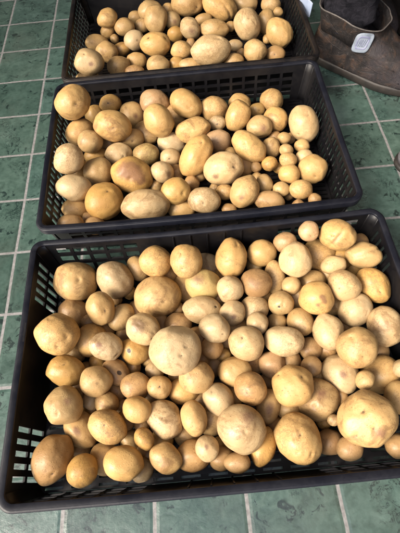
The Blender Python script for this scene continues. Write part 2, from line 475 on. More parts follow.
    # ---- rounded corners
    for sx, sy in ((-1, -1), (1, -1), (1, 1), (-1, 1)):
        bm = bmesh.new()
        rings = []
        zs = [zb + (H - 0.001 - zb) * k / 4 for k in range(5)]
        for z in zs:
            ri, ro = [], []
            for k in range(9):
                a = math.pi / 2 * k / 8
                for r, lst in ((RC, ri), (RC + THK, ro)):
                    c = Vector((sx * (hx - RC - inset(z)), sy * (hy - RC - inset(z)), z))
                    lst.append(bm.verts.new(bowed(c + Vector((sx * r * math.cos(a), sy * r * math.sin(a), 0)))))
            # meet the flat panels, which do not slide along the wall as it tapers
            if inset(z) > 1e-5:
                for r, lst in ((RC, ri), (RC + THK, ro)):
                    lst.insert(0, bm.verts.new(bowed(Vector((sx * (hx - inset(z) + r - RC), sy * (hy - RC), z)))))
                    lst.append(bm.verts.new(bowed(Vector((sx * (hx - RC), sy * (hy - inset(z) + r - RC), z)))))
                del_first = None
            else:
                ri.insert(0, ri[0]); ri.append(ri[-1]); ro.insert(0, ro[0]); ro.append(ro[-1])
            rings.append((ri, ro))
        def quad(a):
            a2 = []
            for v in a:
                if v not in a2: a2.append(v)
            if len(a2) > 2: bm.faces.new(a2)
        for (ai, ao), (bi, bo) in zip(rings, rings[1:]):
            for k in range(len(ai) - 1):
                quad([ai[k], ai[k + 1], bi[k + 1], bi[k]])
                quad([ao[k + 1], ao[k], bo[k], bo[k + 1]])
        for a, o in (rings[0], rings[-1]):
            for k in range(len(a) - 1): quad([a[k], a[k + 1], o[k + 1], o[k]])
        link_bm('corner', bm, mats[0], t, smooth=True)
    # ---- base grid
    bm = bmesh.new()
    bx, by = hx - TAPER - 0.0005, hy - TAPER - 0.0005
    nx = 14; ny = int(2 * by / 0.0105)
    xs = [-bx]; ox = set()
    cw = 2 * bx / nx
    for k in range(nx):
        xs += [-bx + k * cw + cw * 0.14, -bx + k * cw + cw * 0.86]
        ox.add(len(xs) - 2)
    xs.append(bx)
    ys = [-by]; oy = set(); ch = 2 * by / ny
    for k in range(ny):
        ys += [-by + k * ch + ch * 0.34, -by + k * ch + ch * 0.70]
        oy.add(len(ys) - 2)
    ys.append(by)
    def sol(i, j): return 0 <= i < len(xs) - 1 and 0 <= j < len(ys) - 1 and not (i in ox and j in oy)
    vt, vb = {}, {}
    def g(dic, c, z):
        if c not in dic: dic[c] = bm.verts.new(bowed(Vector((xs[c[0]], ys[c[1]], z))))
        return dic[c]
    for i in range(len(xs) - 1):
        for j in range(len(ys) - 1):
            if not sol(i, j): continue
            q = [(i, j), (i + 1, j), (i + 1, j + 1), (i, j + 1)]
            bm.faces.new([g(vt, c, 0.0085) for c in q])
            bm.faces.new([g(vb, c, 0.0050) for c in reversed(q)])
            for a, b, nb in ((q[0], q[1], (i, j - 1)), (q[1], q[2], (i + 1, j)), (q[2], q[3], (i, j + 1)), (q[3], q[0], (i - 1, j))):
                if not sol(*nb):
                    bm.faces.new([g(vt, b, 0.0085), g(vt, a, 0.0085), g(vb, a, 0.0050), g(vb, b, 0.0050)])
    link_bm('base_grid', bm, mats[0], t, smooth=False)
    for sx in (-1, 1):
        for sy in (-1, 1):
            bm = bmesh.new()
            bmesh.ops.create_cube(bm, size=1.0, matrix=Matrix.Translation((sx * (bx - 0.06), sy * (by - 0.05), 0.0025)) @ Matrix.Diagonal((0.06, 0.05, 0.0048, 1)))
            link_bm('foot', bm, mats[0], t, smooth=False)
    # ---- rim
    prof = [(-0.0012, H - 0.004), (-0.0012, H - 0.0008), (-0.0004, H), (0.0066, H), (0.0071, H - 0.0008), (0.0092, H - 0.0010), (FLANGE, H - 0.0020),
            (FLANGE, H - 0.013), (FLANGE - 0.0022, H - 0.013), (FLANGE - 0.0022, H - 0.0045), (0.0030, H - 0.0045)]
    path = []
    for sx, sy, a0 in ((1, -1, -90), (1, 1, 0), (-1, 1, 90), (-1, -1, 180)):
        for k in range(11):
            a = math.radians(a0 + 9 * k)
            path.append((Vector((sx * (hx - RC), sy * (hy - RC), 0)), Vector((math.cos(a), math.sin(a), 0))))
        # long straight run: intermediate points for the bow and for slight waviness
        nxt = {(1, -1): (1, 1), (1, 1): (-1, 1), (-1, 1): (-1, -1), (-1, -1): (1, -1)}[(sx, sy)]
        c1 = Vector((nxt[0] * (hx - RC), nxt[1] * (hy - RC), 0)); c0 = path[-1][0]
        for k in range(1, 16): path.append((c0.lerp(c1, k / 16), path[10 if len(path) < 12 else -1][1]))
    bm = bmesh.new(); rings = []
    rr = random.Random(int(cx * 1000 + cy * 333))
    ph = rr.random() * 9
    for k, (c, n) in enumerate(path):
        w = 0.0007 * math.sin(k * 0.31 + ph) + 0.0004 * math.sin(k * 0.83 + 2 * ph)
        rings.append([bm.verts.new(bowed(Vector((c.x, c.y, 0)) + n * (RC + o)) + Vector((0, 0, z + w))) for o, z in prof])
    for a, b in zip(rings, rings[1:] + rings[:1]):
        for k in range(len(prof)):
            k2 = (k + 1) % len(prof)
            bm.faces.new([a[k], b[k], b[k2], a[k2]])
    rim = link_bm('rim', bm, mats[1], t, smooth=True)
    e = rim.modifiers.new('split', 'EDGE_SPLIT'); e.split_angle = math.radians(50)
    return t

make_crate('nearest black slotted crate of potatoes, its blue-black rim in front of pale green tiles',
           0.2140, 0.8290, -1.2630, -0.8500, rz=math.radians(0.3), bow_back=-0.007, bow_front=-0.002, ends='tall', longs='two')
make_crate('middle black slatted crate of potatoes, holding the purple-blotched potato',
           0.2150, 0.8060, -0.8330, -0.4300, rz=math.radians(0.1), bow_front=-0.005, ends='slats', longs='three')
make_crate('farthest dusty black crate of potatoes with lattice ends, beside the brown boot',
           0.2255, 0.8190, -0.4270, -0.0220, ends='lattice', longs='plain', mats=(M_PLASTIC, M_DUSTY))

# ------------------------------------------------------------------ potatoes
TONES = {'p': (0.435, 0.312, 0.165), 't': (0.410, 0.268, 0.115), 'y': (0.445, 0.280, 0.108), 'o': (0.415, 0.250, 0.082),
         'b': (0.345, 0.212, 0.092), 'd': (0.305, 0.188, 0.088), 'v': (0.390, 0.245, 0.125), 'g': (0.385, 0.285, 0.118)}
_ico = {}
def ico(sub):
    if sub not in _ico:
        bm = bmesh.new()
        bmesh.ops.create_icosphere(bm, subdivisions=sub, radius=1.0)
        bm.verts.ensure_lookup_table()
        V = np.array([v.co[:] for v in bm.verts]); F = [[v.index for v in f.verts] for f in bm.faces]
        bm.free()
        V /= np.linalg.norm(V, axis=1)[:, None]
        _ico[sub] = (V, F)
    return _ico[sub]

def waves(V, rng, freq, n=7):
    """smooth random field on the unit sphere"""
    out = np.zeros(len(V))
    for _ in range(n):
        k = rng.normal(size=3); k *= freq * rng.uniform(0.6, 1.4) / np.linalg.norm(k)
        out += np.sin(V @ k + rng.uniform(0, 6.283))
    return out / math.sqrt(n / 2)

def make_potato(seed, loc, quat, ax, tone, feats, label, group):
    rng = np.random.default_rng(seed)
    big = (ax[0] + ax[1]) / 2
    V, F = ico(5 if big > 0.026 or any(f[0] in 'kvs' for f in feats) else 4)
    r = np.ones(len(V))
    r += 0.036 * waves(V, rng, 2.6) + 0.019 * waves(V, rng, 5.5) + 0.0055 * waves(V, rng, 13)
    for _ in range(int(rng.integers(2, 5))):                 # flat sides where it grew against stones
        d = rng.normal(size=3); d /= np.linalg.norm(d)
        h = rng.uniform(0.84, 0.95); q = V @ d
        cut = h / np.maximum(q, 1e-3)
        over = np.where(q > 0.3, np.clip(r - cut, 0, None), 0)
        r -= 0.55 * over * over / (over + 0.02)
    for _ in range(int(rng.integers(0, 3))):                 # low knobs
        d = rng.normal(size=3); d /= np.linalg.norm(d)
        r += rng.uniform(0.02, 0.06) * np.exp(-(np.arccos(np.clip(V @ d, -1, 1)) / rng.uniform(0.3, 0.6)) ** 2)
    # one end blunter than the other, slightly squarish body
    r *= 1 + rng.uniform(-0.07, 0.07) * V[:, 0] + 0.03 * (1 - V[:, 0] ** 2)
    marks = np.zeros((len(V), 4)); marks[:, 3] = 1
    fs = list(feats)
    for _ in range(int(rng.integers(3, 7))):                 # ordinary shallow eyes
        d = rng.normal(size=3); d /= np.linalg.norm(d)
        fs.append(('n', *d, rng.uniform(0.10, 0.17)))
    for kind, fx, fy, fz, sz in fs:
        d = np.array((fx, fy, fz)); d /= np.linalg.norm(d)
        ang = np.arccos(np.clip(V @ d, -1, 1))
        if kind == 'e':
            s = sz * 0.95
            t = np.cross(d, rng.normal(size=3)); t /= np.linalg.norm(t); u = np.cross(d, t)
            lx, ly = V @ t, V @ u
            e2 = lx ** 2 * 0.55 + (ly + 0.8 * lx ** 2 / s * 0.5) ** 2 * 1.5 + np.where(V @ d < 0, 9, 0)
            s *= 0.8
            r -= 0.065 * np.exp(-e2 / s ** 2); r += 0.022 * np.exp(-((lx / (1.5 * s)) ** 2 + ((ly - 1.3 * s) / (0.7 * s)) ** 2)) * (V @ d > 0)
            marks[:, 0] += 0.80 * np.exp(-e2 / (0.45 * s) ** 2); marks[:, 2] += 0.5 * np.exp(-e2 / (0.9 * s) ** 2)
        elif kind == 'n':
            t = np.cross(d, (0.3, 0.9, 0.2)); t /= np.linalg.norm(t)
            lx = V @ t; e2 = ang ** 2 + 2.0 * np.clip(ang ** 2 - lx ** 2, 0, None)
            r -= 0.024 * np.exp(-e2 / sz ** 2)
            marks[:, 0] += 0.40 * np.exp(-e2 / (0.45 * sz) ** 2); marks[:, 2] += 0.4 * np.exp(-e2 / (0.8 * sz) ** 2)
        elif kind == 'k':
            r -= 0.05 * np.exp(-(ang / sz) ** 2)
            marks[:, 0] += 1.6 * np.exp(-(ang / (0.75 * sz)) ** 4)
        elif kind == 'v':
            marks[:, 1] += (0.9 if sz > 0.35 else 1.05) * np.exp(-(ang / ((1.15 if sz > 0.35 else 0.85) * sz)) ** 2)
        elif kind == 's':
            marks[:, 2] += 0.95 * np.exp(-(ang / (1.1 * sz)) ** 2)
        elif kind == 'c':                                     # a crease between two lobes
            t = np.cross(d, (0.2, 0.3, 1.0)); t /= np.linalg.norm(t)
            c = np.abs(V @ t)
            w = np.exp(-(ang / (2.2 * sz)) ** 2)
            r -= 0.09 * w * np.exp(-(c / 0.07) ** 2); r += 0.03 * w * np.exp(-((c - 0.26) / 0.16) ** 2)
            marks[:, 2] += 0.6 * w * np.exp(-(c / 0.07) ** 2)
    co = V * r[:, None] * np.array(ax)
    me = bpy.data.meshes.new('potato')
    me.from_pydata(co.tolist(), [], F)
    me.polygons.foreach_set('use_smooth', [True] * len(F))
    at = me.attributes.new('marks', 'FLOAT_COLOR', 'POINT')
    at.data.foreach_set('color', np.clip(marks, 0, 1).ravel())
    me.materials.append(M_POTATO)
    o = bpy.data.objects.new('potato', me)
    COL.objects.link(o)
    o.location = loc
    o.rotation_mode = 'QUATERNION'
    o.rotation_quaternion = quat
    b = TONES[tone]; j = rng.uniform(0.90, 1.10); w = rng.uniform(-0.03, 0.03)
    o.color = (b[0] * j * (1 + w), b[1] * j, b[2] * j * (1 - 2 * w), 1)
    tag(o, label, 'potato', group)
    return o

POTATOES = [
#   shape seed, location, rotation, half lengths, tone, marks, label, group
    (1000, (0.2831, -0.9173, 0.052), (0.958, 0.228, 0.166, -0.045), (0.0377, 0.0351, 0.033), 't', [('e', 0.08, 0.1, 0.99, 0.14)], 'large tan potato tucked into the back left corner of the nearest crate', 'potatoes heaped in the nearest crate'),
    (1001, (0.3509, -0.9184, 0.052), (-0.889, -0.178, -0.195, 0.375), (0.0349, 0.0293, 0.0288), 'p', [], 'pale egg-shaped potato leaning beside the back corner potato, nearest crate', 'potatoes heaped in the nearest crate'),
    (1002, (0.3899, -0.8963, 0.041), (0.818, 0.17, 0.202, -0.511), (0.0236, 0.0176, 0.017), 't', [], 'small tan oval potato between the left yellow back-wall potato and the pale leaning egg', 'potatoes heaped in the nearest crate'),
    (1003, (0.4266, -0.9041, 0.074), (-0.715, -0.152, -0.217, 0.647), (0.0299, 0.0263, 0.0231), 'y', [('e', 0.71, -0.26, 0.65, 0.12)], 'round yellow potato on top by the back wall, left of another alike, nearest crate', 'potatoes heaped in the nearest crate'),
    (1004, (0.4803, -0.9159, 0.0882), (-0.713, -0.176, -0.188, 0.652), (0.03, 0.0274, 0.0243), 'y', [('e', 0.39, -0.32, 0.86, 0.18), ('e', -0.49, -0.27, 0.83, 0.18)], 'yellow potato with knobbly top at the back wall, right of another alike, nearest crate', 'potatoes heaped in the nearest crate'),
    (1005, (0.4245, -0.9609, 0.052), (-0.974, -0.217, -0.06, -0.003), (0.0412, 0.034, 0.0333), 't', [('e', 0.26, -0.26, 0.93, 0.09)], 'broad tan potato lying crosswise below two round yellow ones in the nearest crate', 'potatoes heaped in the nearest crate'),
    (1006, (0.5173, -0.9001, 0.0311), (-0.968, -0.248, -0.005, 0.046), (0.0277, 0.0258, 0.0217), 'p', [], 'half-hidden medium pale round potato just right of the right yellow back-wall potato', 'potatoes heaped in the nearest crate'),
    (1007, (0.5584, -0.9063, 0.0673), (0.645, 0.198, 0.165, -0.719), (0.0363, 0.0272, 0.0265), 'y', [('e', -0.61, 0.38, 0.7, 0.17), ('e', 0.19, -0.25, 0.95, 0.11)], "egg-shaped golden potato standing upright against the nearest crate's back wall", 'potatoes heaped in the nearest crate'),
    (1008, (0.6169, -0.8965, 0.0574), (0.96, 0.261, -0.057, -0.076), (0.0264, 0.0241, 0.0233), 'y', [('e', 0.5, 0.59, 0.63, 0.14)], 'medium dimpled yellow round potato between the upright egg-shaped potato and the pale top potato', 'potatoes heaped in the nearest crate'),
    (1009, (0.5035, -0.949, 0.0583), (-0.965, -0.225, -0.032, 0.128), (0.0304, 0.0259, 0.0237), 'g', [('v', -0.27, 0.34, 0.9, 0.49)], 'greenish yellow potato in the back part of the nearest heap', 'potatoes heaped in the nearest crate'),
    (1010, (0.4744, -0.9364, 0.0305), (-0.662, -0.137, -0.181, 0.714), (0.0272, 0.0233, 0.0207), 't', [], 'half-hidden medium tan round potato just left of the greenish potato', 'potatoes heaped in the nearest crate'),
    (1011, (0.5496, -0.9674, 0.0669), (-0.93, -0.198, 0.096, -0.295), (0.0229, 0.022, 0.0195), 'p', [], 'medium pale round potato just right of the greenish potato', 'potatoes heaped in the nearest crate'),
    (1012, (0.5931, -0.9582, 0.0659), (-0.972, -0.224, 0.056, 0.036), (0.026, 0.0246, 0.0217), 'd', [], 'largest dull brown potato in the back half of the nearest heap', 'potatoes heaped in the nearest crate'),
    (1013, (0.6567, -0.8895, 0.0762), (-0.958, -0.264, 0.11, -0.008), (0.0212, 0.0173, 0.0157), 'd', [('e', 0.22, 0.46, 0.86, 0.27)], 'small dimpled dull brown oval potato touching the pale top potato at its upper left', 'potatoes heaped in the nearest crate'),
    (1014, (0.6915, -0.8899, 0.1056), (0.897, 0.302, -0.037, -0.32), (0.0173, 0.0168, 0.0155), 'v', [('e', 0.45, -0.41, 0.79, 0.29)], 'small dimpled pinkish round potato just left of the creased potato', 'potatoes heaped in the nearest crate'),
    (1015, (0.6658, -0.9297, 0.0811), (-0.726, -0.259, -0.07, 0.633), (0.0298, 0.0264, 0.0245), 'p', [], 'pale oval potato on top below the little round one at the nearest back wall', 'potatoes heaped in the nearest crate'),
    (1016, (0.7165, -0.9022, 0.0454), (-0.954, -0.258, 0.117, 0.104), (0.0295, 0.0272, 0.0272), 'y', [], 'medium yellow oval potato between the creased potato and the pale top potato', 'potatoes heaped in the nearest crate'),
    (1017, (0.7373, -0.8991, 0.1026), (0.911, 0.299, -0.087, -0.27), (0.0298, 0.0249, 0.0241), 'y', [('c', 0.09, -0.24, 0.97, 0.47), ('e', -0.25, -0.26, 0.93, 0.18)], "golden potato creased across its top in the nearest crate's back right corner", 'potatoes heaped in the nearest crate'),
    (1018, (0.7927, -0.8895, 0.0493), (-0.653, -0.308, -0.047, 0.69), (0.0175, 0.0162, 0.0152), 'b', [], 'mostly hidden brown potato directly behind the fold-ended potato', 'potatoes heaped in the nearest crate'),
    (1019, (0.7816, -0.9291, 0.074), (0.942, 0.258, -0.155, -0.149), (0.0299, 0.0215, 0.0214), 't', [('c', 0.47, 0.47, 0.75, 0.5), ('e', 0.59, 0.33, 0.74, 0.19)], "oval potato with a folded end beside the nearest crate's right wall", 'potatoes heaped in the nearest crate'),
    (1020, (0.7288, -0.9384, 0.0674), (0.96, 0.233, -0.151, -0.033), (0.0211, 0.0164, 0.0143), 'p', [], 'small pale oval potato between the creased potato and the smooth pale top potato', 'potatoes heaped in the nearest crate'),
    (1021, (0.7855, -0.9795, 0.0652), (0.819, 0.272, -0.066, -0.5), (0.0322, 0.0223, 0.0193), 'o', [('e', 0.54, 0.06, 0.84, 0.17)], "orange-yellow long potato slanting down the nearest crate's right wall", 'potatoes heaped in the nearest crate'),
    (1022, (0.7333, -0.9821, 0.0774), (0.87, 0.255, -0.063, -0.417), (0.0263, 0.0253, 0.0238), 'p', [('e', -0.01, -0.35, 0.94, 0.18)], 'smooth pale round potato on top beside the orange right-wall potato, nearest crate', 'potatoes heaped in the nearest crate'),
    (1023, (0.632, -0.9413, 0.0476), (0.636, 0.215, 0.112, -0.733), (0.0302, 0.0185, 0.0157), 't', [], 'medium tan long potato touching the pale top potato at its lower left', 'potatoes heaped in the nearest crate'),
    (1024, (0.6527, -0.9686, 0.063), (-0.787, -0.109, 0.211, -0.569), (0.0153, 0.0149, 0.0126), 't', [], 'small tan round potato directly in front of the pale top potato', 'potatoes heaped in the nearest crate'),
    (1025, (0.6954, -0.9544, 0.041), (0.966, 0.222, -0.117, -0.068), (0.0252, 0.0189, 0.0174), 't', [], 'half-hidden medium tan long potato between the purple-freckled potato and the pale top potato', 'potatoes heaped in the nearest crate'),
    (1026, (0.6856, -1.0009, 0.0741), (0.934, 0.222, -0.076, -0.269), (0.0287, 0.027, 0.0247), 'y', [('v', 0.25, 0.24, 0.94, 0.23), ('v', 0.49, 0.04, 0.87, 0.23), ('v', 0.22, -0.28, 0.94, 0.17)], 'yellow potato with reddish purple freckles in the right half of the nearest heap', 'potatoes heaped in the nearest crate'),
    (1027, (0.6313, -0.9964, 0.0601), (-0.971, -0.203, 0.072, 0.1), (0.0218, 0.0207, 0.0204), 't', [('e', 0.16, -0.22, 0.96, 0.23), ('k', -0.13, -0.32, 0.94, 0.15)], 'dimpled tan round potato just left of the purple-freckled potato', 'potatoes heaped in the nearest crate'),
    (1028, (0.5874, -0.9965, 0.0451), (0.858, 0.139, -0.144, 0.473), (0.0238, 0.0233, 0.022), 'p', [], 'half-covered pale potato behind the fat dented pale potato, right of a purple-eyed one', 'potatoes heaped in the nearest crate'),
    (1029, (0.6077, -0.9727, 0.0289), (0.976, 0.204, -0.065, -0.029), (0.0186, 0.017, 0.0157), 't', [], 'mostly hidden tan potato behind the dimpled tan one left of the purple-freckled potato', 'potatoes heaped in the nearest crate'),
    (1030, (0.7504, -1.018, 0.0534), (-0.945, -0.129, 0.209, -0.217), (0.0284, 0.025, 0.023), 'p', [], 'medium pale oval potato between the purple-freckled potato and the pale leaning potato', 'potatoes heaped in the nearest crate'),
    (1031, (0.7856, -1.0545, 0.063), (0.677, 0.248, -0.036, -0.692), (0.0336, 0.0249, 0.0219), 'p', [], "big pale oval potato leaning upright against the nearest crate's right wall", 'potatoes heaped in the nearest crate'),
    (1032, (0.2711, -1.027, 0.0894), (-0.936, -0.124, -0.218, 0.245), (0.0346, 0.0325, 0.0273), 'y', [('e', -0.39, -0.32, 0.86, 0.14), ('e', 0.4, 0.07, 0.92, 0.18), ('e', 0.26, -0.47, 0.84, 0.14)], "large golden potato with two eye-like dimples by the nearest crate's left wall", 'potatoes heaped in the nearest crate'),
    (1033, (0.2763, -0.9715, 0.041), (-0.915, -0.137, -0.217, 0.31), (0.0296, 0.0237, 0.0206), 'b', [], 'medium brown oval potato between the two-eyed potato and the back corner potato', 'potatoes heaped in the nearest crate'),
    (1034, (0.3334, -0.9821, 0.0706), (0.79, 0.091, 0.224, -0.564), (0.0284, 0.0227, 0.0215), 't', [('e', 0.19, 0.21, 0.96, 0.32)], 'dimpled tan oval potato below the pale leaning egg, right of the back corner potato', 'potatoes heaped in the nearest crate'),
    (1035, (0.3627, -0.9885, 0.044), (0.884, 0.22, 0.013, 0.412), (0.0244, 0.0203, 0.0177), 't', [], 'medium tan oval potato touching the brown-scuffed potato at its upper left', 'potatoes heaped in the nearest crate'),
    (1036, (0.3126, -1.0276, 0.0476), (0.734, 0.033, 0.217, -0.643), (0.0284, 0.0243, 0.0218), 'y', [], 'medium yellow round potato just right of the two-eyed potato', 'potatoes heaped in the nearest crate'),
    (1037, (0.3456, -1.0482, 0.0705), (0.962, 0.134, 0.151, -0.183), (0.0269, 0.021, 0.0176), 'p', [('v', -0.46, -0.05, 0.89, 0.26), ('e', 0.72, -0.38, 0.58, 0.19)], 'medium purple-tinged pale oval potato just left of the black-holed potato', 'potatoes heaped in the nearest crate'),
    (1038, (0.404, -1.0243, 0.0719), (-0.958, -0.158, -0.116, 0.211), (0.0291, 0.0232, 0.0226), 'p', [('s', -0.38, 0.1, 0.92, 0.55), ('k', 0.65, -0.4, 0.65, 0.12)], 'pale potato with a brown scuff and a black spot behind the big pale round potato', 'potatoes heaped in the nearest crate'),
    (1039, (0.3858, -1.0517, 0.0484), (-0.957, -0.129, -0.124, 0.228), (0.0244, 0.0214, 0.0185), 'o', [('k', -0.35, -0.17, 0.92, 0.21)], 'orange-yellow potato with a black hole beside the big pale round potato', 'potatoes heaped in the nearest crate'),
    (1040, (0.4533, -1.0714, 0.095), (-0.983, -0.147, -0.058, 0.094), (0.0371, 0.0351, 0.031), 'p', [('e', 0.33, -0.2, 0.92, 0.12), ('e', 0.44, 0.21, 0.87, 0.08)], 'biggest pale round potato on top at the heart of the nearest heap', 'potatoes heaped in the nearest crate'),
    (1041, (0.4589, -1.0092, 0.0404), (0.981, 0.181, 0.044, -0.047), (0.0237, 0.0199, 0.0195), 'b', [], 'medium brown oval potato directly behind the big pale round potato', 'potatoes heaped in the nearest crate'),
    (1042, (0.4998, -0.9943, 0.0562), (0.977, 0.196, 0.023, -0.086), (0.0347, 0.0225, 0.0208), 'p', [('k', 0.6, 0.3, 0.75, 0.12)], 'medium black-spotted pale long potato directly in front of the greenish potato', 'potatoes heaped in the nearest crate'),
    (1043, (0.5171, -1.037, 0.0814), (-0.942, -0.169, -0.043, 0.285), (0.0258, 0.0213, 0.0208), 'p', [('e', 0.58, -0.1, 0.81, 0.2)], 'medium pale oval potato between the big pale round potato and the fat dented pale potato', 'potatoes heaped in the nearest crate'),
    (1044, (0.5503, -1.0062, 0.06), (-0.981, -0.191, 0.028, 0.024), (0.0221, 0.0205, 0.0193), 'p', [('v', 0.05, -0.31, 0.95, 0.31)], 'pale round potato with one purple eye behind the fat dented pale potato', 'potatoes heaped in the nearest crate'),
    (1045, (0.5873, -1.0318, 0.0672), (-0.844, -0.181, -0.036, 0.504), (0.0173, 0.017, 0.0163), 'p', [('e', 0.37, 0.06, 0.93, 0.37)], 'small dimpled pale round potato touching the fat dented pale potato at its upper right', 'potatoes heaped in the nearest crate'),
    (1046, (0.623, -1.0209, 0.0385), (-0.877, -0.116, 0.153, -0.44), (0.0163, 0.0158, 0.0135), 't', [], 'small tan potato directly behind the level pale oval potato', 'potatoes heaped in the nearest crate'),
    (1047, (0.565, -1.0632, 0.0732), (0.961, 0.159, -0.01, -0.224), (0.029, 0.0257, 0.0239), 'p', [('e', -0.32, 0.17, 0.93, 0.28)], 'fat pale oval potato with one dent, centre right of the nearest heap', 'potatoes heaped in the nearest crate'),
    (1048, (0.5104, -1.0614, 0.0581), (0.988, 0.151, 0.001, -0.023), (0.018, 0.0169, 0.0155), 'b', [], 'small brown round potato between the big pale round potato and the fat dented pale potato', 'potatoes heaped in the nearest crate'),
    (1049, (0.6577, -1.0294, 0.0519), (0.844, 0.202, -0.011, -0.496), (0.0228, 0.022, 0.0216), 't', [('e', 0.38, 0.05, 0.93, 0.21)], 'medium dimpled tan round potato between the purple-freckled potato and the level pale oval potato', 'potatoes heaped in the nearest crate'),
    (1050, (0.6236, -1.0644, 0.0696), (0.979, 0.159, -0.074, -0.109), (0.0311, 0.0226, 0.0203), 'p', [('e', 0.34, -0.15, 0.93, 0.17)], "smooth pale oval potato lying level right of the nearest heap's middle", 'potatoes heaped in the nearest crate'),
    (1051, (0.6965, -1.0526, 0.063), (-0.715, -0.21, -0.001, 0.667), (0.03, 0.0231, 0.0216), 'p', [], 'large pale oval potato between the purple-freckled potato and the large right-hand tan potato', 'potatoes heaped in the nearest crate'),
    (1052, (0.6666, -1.073, 0.0432), (0.98, 0.126, -0.13, 0.087), (0.0184, 0.0169, 0.0144), 'b', [], 'small brown round potato just right of the level pale oval potato', 'potatoes heaped in the nearest crate'),
    (1053, (0.7253, -1.087, 0.0855), (-0.901, -0.056, 0.208, -0.378), (0.0306, 0.0284, 0.0256), 't', [('e', 0.2, 0.47, 0.86, 0.19), ('e', -0.27, -0.52, 0.81, 0.19)], "large round tan potato on top near the nearest crate's right wall", 'potatoes heaped in the nearest crate'),
    (1054, (0.2797, -1.0782, 0.063), (-0.968, -0.11, -0.186, 0.13), (0.03, 0.0236, 0.021), 'o', [('e', -0.18, 0.33, 0.93, 0.28)], 'orange-yellow potato by the left wall just below the two-eyed potato', 'potatoes heaped in the nearest crate'),
    (1055, (0.3307, -1.1009, 0.0711), (-0.947, -0.08, -0.164, 0.266), (0.0236, 0.0219, 0.0189), 't', [('e', 0.17, -0.05, 0.98, 0.32)], 'medium dimpled tan round potato just right of the orange left-wall potato', 'potatoes heaped in the nearest crate'),
    (1056, (0.2869, -1.1331, 0.0772), (0.95, 0.136, 0.142, 0.243), (0.0281, 0.0266, 0.0258), 't', [('v', 0.25, 0.07, 0.97, 0.31), ('e', -0.41, -0.2, 0.89, 0.1)], 'large tan potato by the left wall, third below the two-eyed corner, nearest crate', 'potatoes heaped in the nearest crate'),
    (1057, (0.3561, -1.0852, 0.0506), (-0.921, -0.081, -0.153, 0.35), (0.0238, 0.0179, 0.0161), 'd', [('k', 0.15, 0.16, 0.98, 0.22)], 'medium black-spotted dull brown oval potato touching the black-holed potato at its lower left', 'potatoes heaped in the nearest crate'),
    (1058, (0.3437, -1.1308, 0.0522), (-0.976, -0.076, -0.138, 0.153), (0.0188, 0.0164, 0.0164), 't', [], 'small tan round potato directly behind the yellow oval on top', 'potatoes heaped in the nearest crate'),
    (1059, (0.3169, -1.1235, 0.0453), (0.799, -0.002, 0.174, -0.576), (0.0146, 0.0128, 0.0119), 'p', [], 'small pale round potato between the yellow oval on top and the tan left-wall potato', 'potatoes heaped in the nearest crate'),
    (1060, (0.3521, -1.1101, 0.031), (-0.937, -0.067, -0.143, 0.311), (0.0173, 0.0162, 0.0152), 'b', [], 'half-hidden brown potato left of the brown round one below the black-holed potato', 'potatoes heaped in the nearest crate'),
    (1061, (0.3035, -1.1627, 0.044), (0.877, -0.007, 0.168, -0.451), (0.0305, 0.0208, 0.0196), 't', [('v', -0.04, -0.28, 0.96, 0.33)], 'large tan oval potato between the brown corner potato and the yellow oval on top', 'potatoes heaped in the nearest crate'),
    (1062, (0.3508, -1.1678, 0.0696), (-0.953, -0.034, -0.138, 0.269), (0.0297, 0.0221, 0.021), 'y', [('e', -0.21, -0.02, 0.98, 0.16)], "big yellow oval potato on top, behind the front row's left end, nearest crate", 'potatoes heaped in the nearest crate'),
    (1063, (0.2709, -1.2033, 0.063), (-0.828, -0.132, -0.13, -0.529), (0.0341, 0.0269, 0.0232), 'b', [('e', -0.47, -0.34, 0.81, 0.17)], 'large dull brown oval potato in the front left corner of the nearest crate', 'potatoes heaped in the nearest crate'),
    (1064, (0.315, -1.2208, 0.0645), (0.86, 0.099, 0.116, 0.488), (0.0209, 0.0202, 0.0184), 'o', [], 'medium orange-tan oval potato between the brown corner potato and the round front-row potato', 'potatoes heaped in the nearest crate'),
    (1065, (0.3386, -1.2061, 0.0393), (-0.976, -0.016, -0.132, 0.172), (0.0252, 0.0213, 0.0187), 't', [], 'half-hidden medium tan round potato just left of the round front-row potato', 'potatoes heaped in the nearest crate'),
    (1066, (0.3755, -1.216, 0.071), (0.987, 0.02, 0.109, -0.12), (0.0278, 0.0227, 0.0206), 'y', [], "large round yellow potato in the front row left of the nearest crate's middle", 'potatoes heaped in the nearest crate'),
    (1067, (0.393, -1.2249, 0.0415), (0.92, -0.011, 0.09, -0.381), (0.0174, 0.0163, 0.0139), 'p', [], 'half-covered pale potato under the right edge of the round front-row potato', 'potatoes heaped in the nearest crate'),
    (1068, (0.4022, -1.1865, 0.0674), (-0.889, -0.013, -0.1, 0.446), (0.0172, 0.0129, 0.0129), 'o', [], 'small orange-tan oval potato touching the round front-row potato at its upper right', 'potatoes heaped in the nearest crate'),
    (1069, (0.3873, -1.1094, 0.0564), (-0.981, -0.101, -0.106, 0.13), (0.0231, 0.0208, 0.0182), 'b', [], 'medium brown round potato directly in front of the black-holed potato', 'potatoes heaped in the nearest crate'),
    (1070, (0.395, -1.1469, 0.0742), (-0.95, -0.059, -0.111, 0.287), (0.0211, 0.0187, 0.0177), 'y', [], 'medium yellow round potato between the yellow oval on top and the pale pear-shaped potato', 'potatoes heaped in the nearest crate'),
    (1071, (0.4258, -1.1158, 0.063), (-0.988, -0.105, -0.074, 0.089), (0.0191, 0.0169, 0.015), 't', [('e', -0.0, 0.0, 1.0, 0.33)], 'small tan round potato between the big pale round potato and the pale pear-shaped potato', 'potatoes heaped in the nearest crate'),
    (1072, (0.4165, -1.0835, 0.041), (-0.958, -0.11, -0.098, 0.245), (0.0156, 0.015, 0.0147), 'p', [], "small pale potato peeking from under the big pale round potato's lower left", 'potatoes heaped in the nearest crate'),
